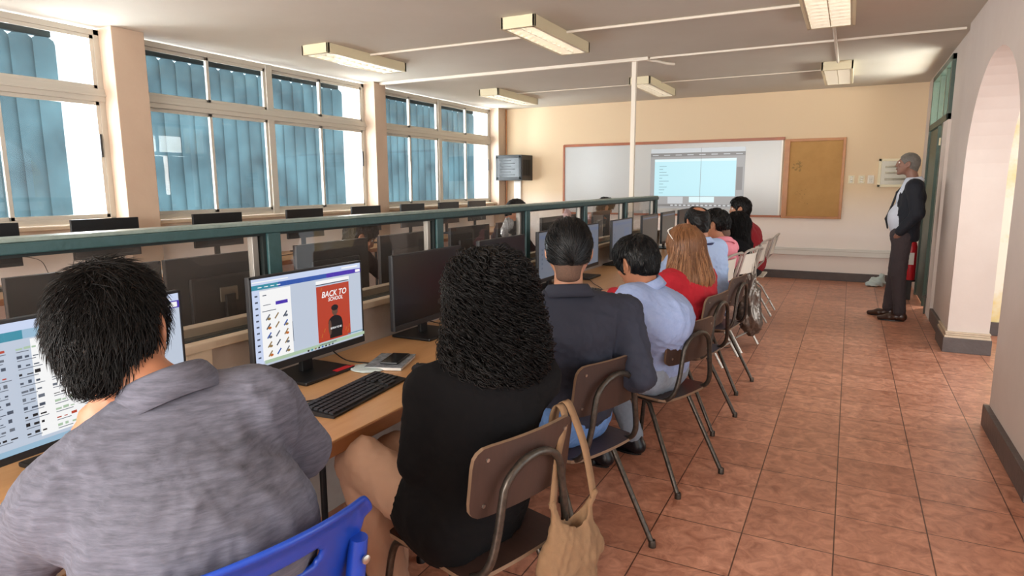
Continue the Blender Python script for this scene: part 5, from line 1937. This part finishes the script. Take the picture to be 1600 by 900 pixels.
person('person in a maroon top resting chin on hand behind the glass above the poster screen', J,
       dict(top='maroon', bottom='blacktrs', build=1.0, skin='skin2', hair=short_hair('hairblk', 600, .04, .003, thick=.024, top=.01)), (-3.34, 3.75), .010, .008)
# office-type seats for the people of the middle table
wood_chair(-3.40, 6.07, 0, 'school chair under the black-haired person behind the rail')
wood_chair(-3.43, 8.42, 0, 'school chair under the person in the pale pink shirt')
wood_chair(-3.40, 3.75, math.radians(8), 'school chair under the maroon-topped person behind the glass')

# --- the standing man
bx, by = .54, 8.02
fc = 174
bf = dirv(fc); br = unit(np.cross(bf, UP))
o = V3(bx, by, 0)
hp = o + UP * 1.655 - bf * -.03
J = dict(face=fc, hdir=(178, 4), head=hp, pelvis=o + bf * .03 + UP * .93, chest=o - bf * .035 + UP * 1.30, neck=o - bf * .045 + UP * 1.475, waist=o + bf * .03 + UP * 1.08,
         hiL=o - br * .09 + bf * .02 + UP * .90, hiR=o + br * .09 + bf * .02 + UP * .90,
         knL=o - br * .10 + bf * .02 + UP * .49, knR=o + br * .10 + bf * .06 + UP * .49,
         anL=o - br * .11 - bf * .02 + UP * .085, anR=o + br * .12 + bf * .10 + UP * .085,
         shL=o - br * .175 - bf * .055 + UP * 1.415, shR=o + br * .175 - bf * .055 + UP * 1.415,
         elL=o - br * .235 - bf * .10 + UP * 1.14, elR=o + br * .235 - bf * .10 + UP * 1.14,
         wrL=o - br * .190 + bf * .055 + UP * .935, wrR=o + br * .190 + bf * .055 + UP * .935, hdL=unit(br * .55 - UP), hdR=unit(-br * .55 - UP), pnL=br, pnR=-br, toeL=178, toeR=172)


def grey_hair(root, off, hc, f, r, u, s, neck, g):
    F = hair_cap(hc, f, r, u, s, .007, -.055, .055)
    field_obj('hair', F, 'hairgrey', root, off, [(.002, 60, 3)])


RM, bm_ = person('grey-haired man in a navy blazer and charcoal trousers standing with hand in pocket', J,
       dict(top='shirt', topname='shirt', bottom='suittrs', shoe='leather', build=1.0, puff=-.004, belly=.0, collar='shirt', collar_h=.038, belt='belt', skin='skin3', hs=1.0, legw=1.1,
            wrinkle=[(.003, 16, 5)], hair=grey_hair), (bx, by), .007, .005)
off = (bx, by, 0)
# blazer: open at the front
F = Field(o + V3(-.45, -.45, .75), o + V3(.45, .45, 1.6), .007)
F.cone(o - bf * .01 + UP * .90, o + bf * .0 + UP * 1.10, .125, .122, .04, lat=br, st=1.38)
F.cone(o + bf * .0 + UP * 1.10, J['chest'], .122, .132, .05, lat=br, st=1.36)
F.cone(J['shL'] * .82 + J['shR'] * .18, J['shR'] * .82 + J['shL'] * .18, .078, .078, .05)
for k, sg in (('L', -1), ('R', 1)):
    F.cone(J['neck'] - UP * .02, J['sh' + k], .052, .062, .05)
    F.cone(J['sh' + k], J['el' + k], .074, .062, .03); F.cone(J['el' + k], J['wr' + k] - unit(J['wr' + k] - J['el' + k]) * .03, .060, .048, .02)
F.cut(o + UP * .845, -UP, .01)
F.cone(o + bf * .20 + UP * .80, o + bf * .12 + UP * 1.38, .10, .055, .02, lat=br, st=1.25, op='sub')
F.cone(o + bf * .14 + UP * 1.30, o + bf * .06 + UP * 1.56, .06, .075, .02, op='sub')
F.cone(J['neck'] + UP * .0 + bf * .01, J['neck'] + UP * .12, .066, .066, .01, op='sub')
bz = field_obj('blazer', F, 'suit', RM, off, [(.005, 12, 3, (0, 0, 1), .5), (.002, 30, 4)])
Ft = Field(o + V3(-.4, -.3, .9), o + V3(.3, .3, 1.6), .004)
pts = [J['neck'] + bf * .075 - UP * .015, o + bf * .105 + UP * 1.36, o + bf * .145 + UP * 1.20, o + bf * .185 + UP * 1.08, o + bf * .165 + UP * .98]
Ft.chain(pts, [.010, .010, .012, .013, .008], .01, lat=br, st=2.4)
field_obj('tie', Ft, 'tie', RM, off)
for sg, k in ((-1, 'L'), (1, 'R')):
    Fq = Field(J['wr' + k] - .1, J['wr' + k] + .1, .004)
    d_ = unit(J['wr' + k] - J['el' + k])
    Fq.cone(J['wr' + k] - d_ * .05, J['wr' + k] - d_ * .012, .037, .034, .004)
    field_obj('shirt_cuff', Fq, 'shirt', RM, off)
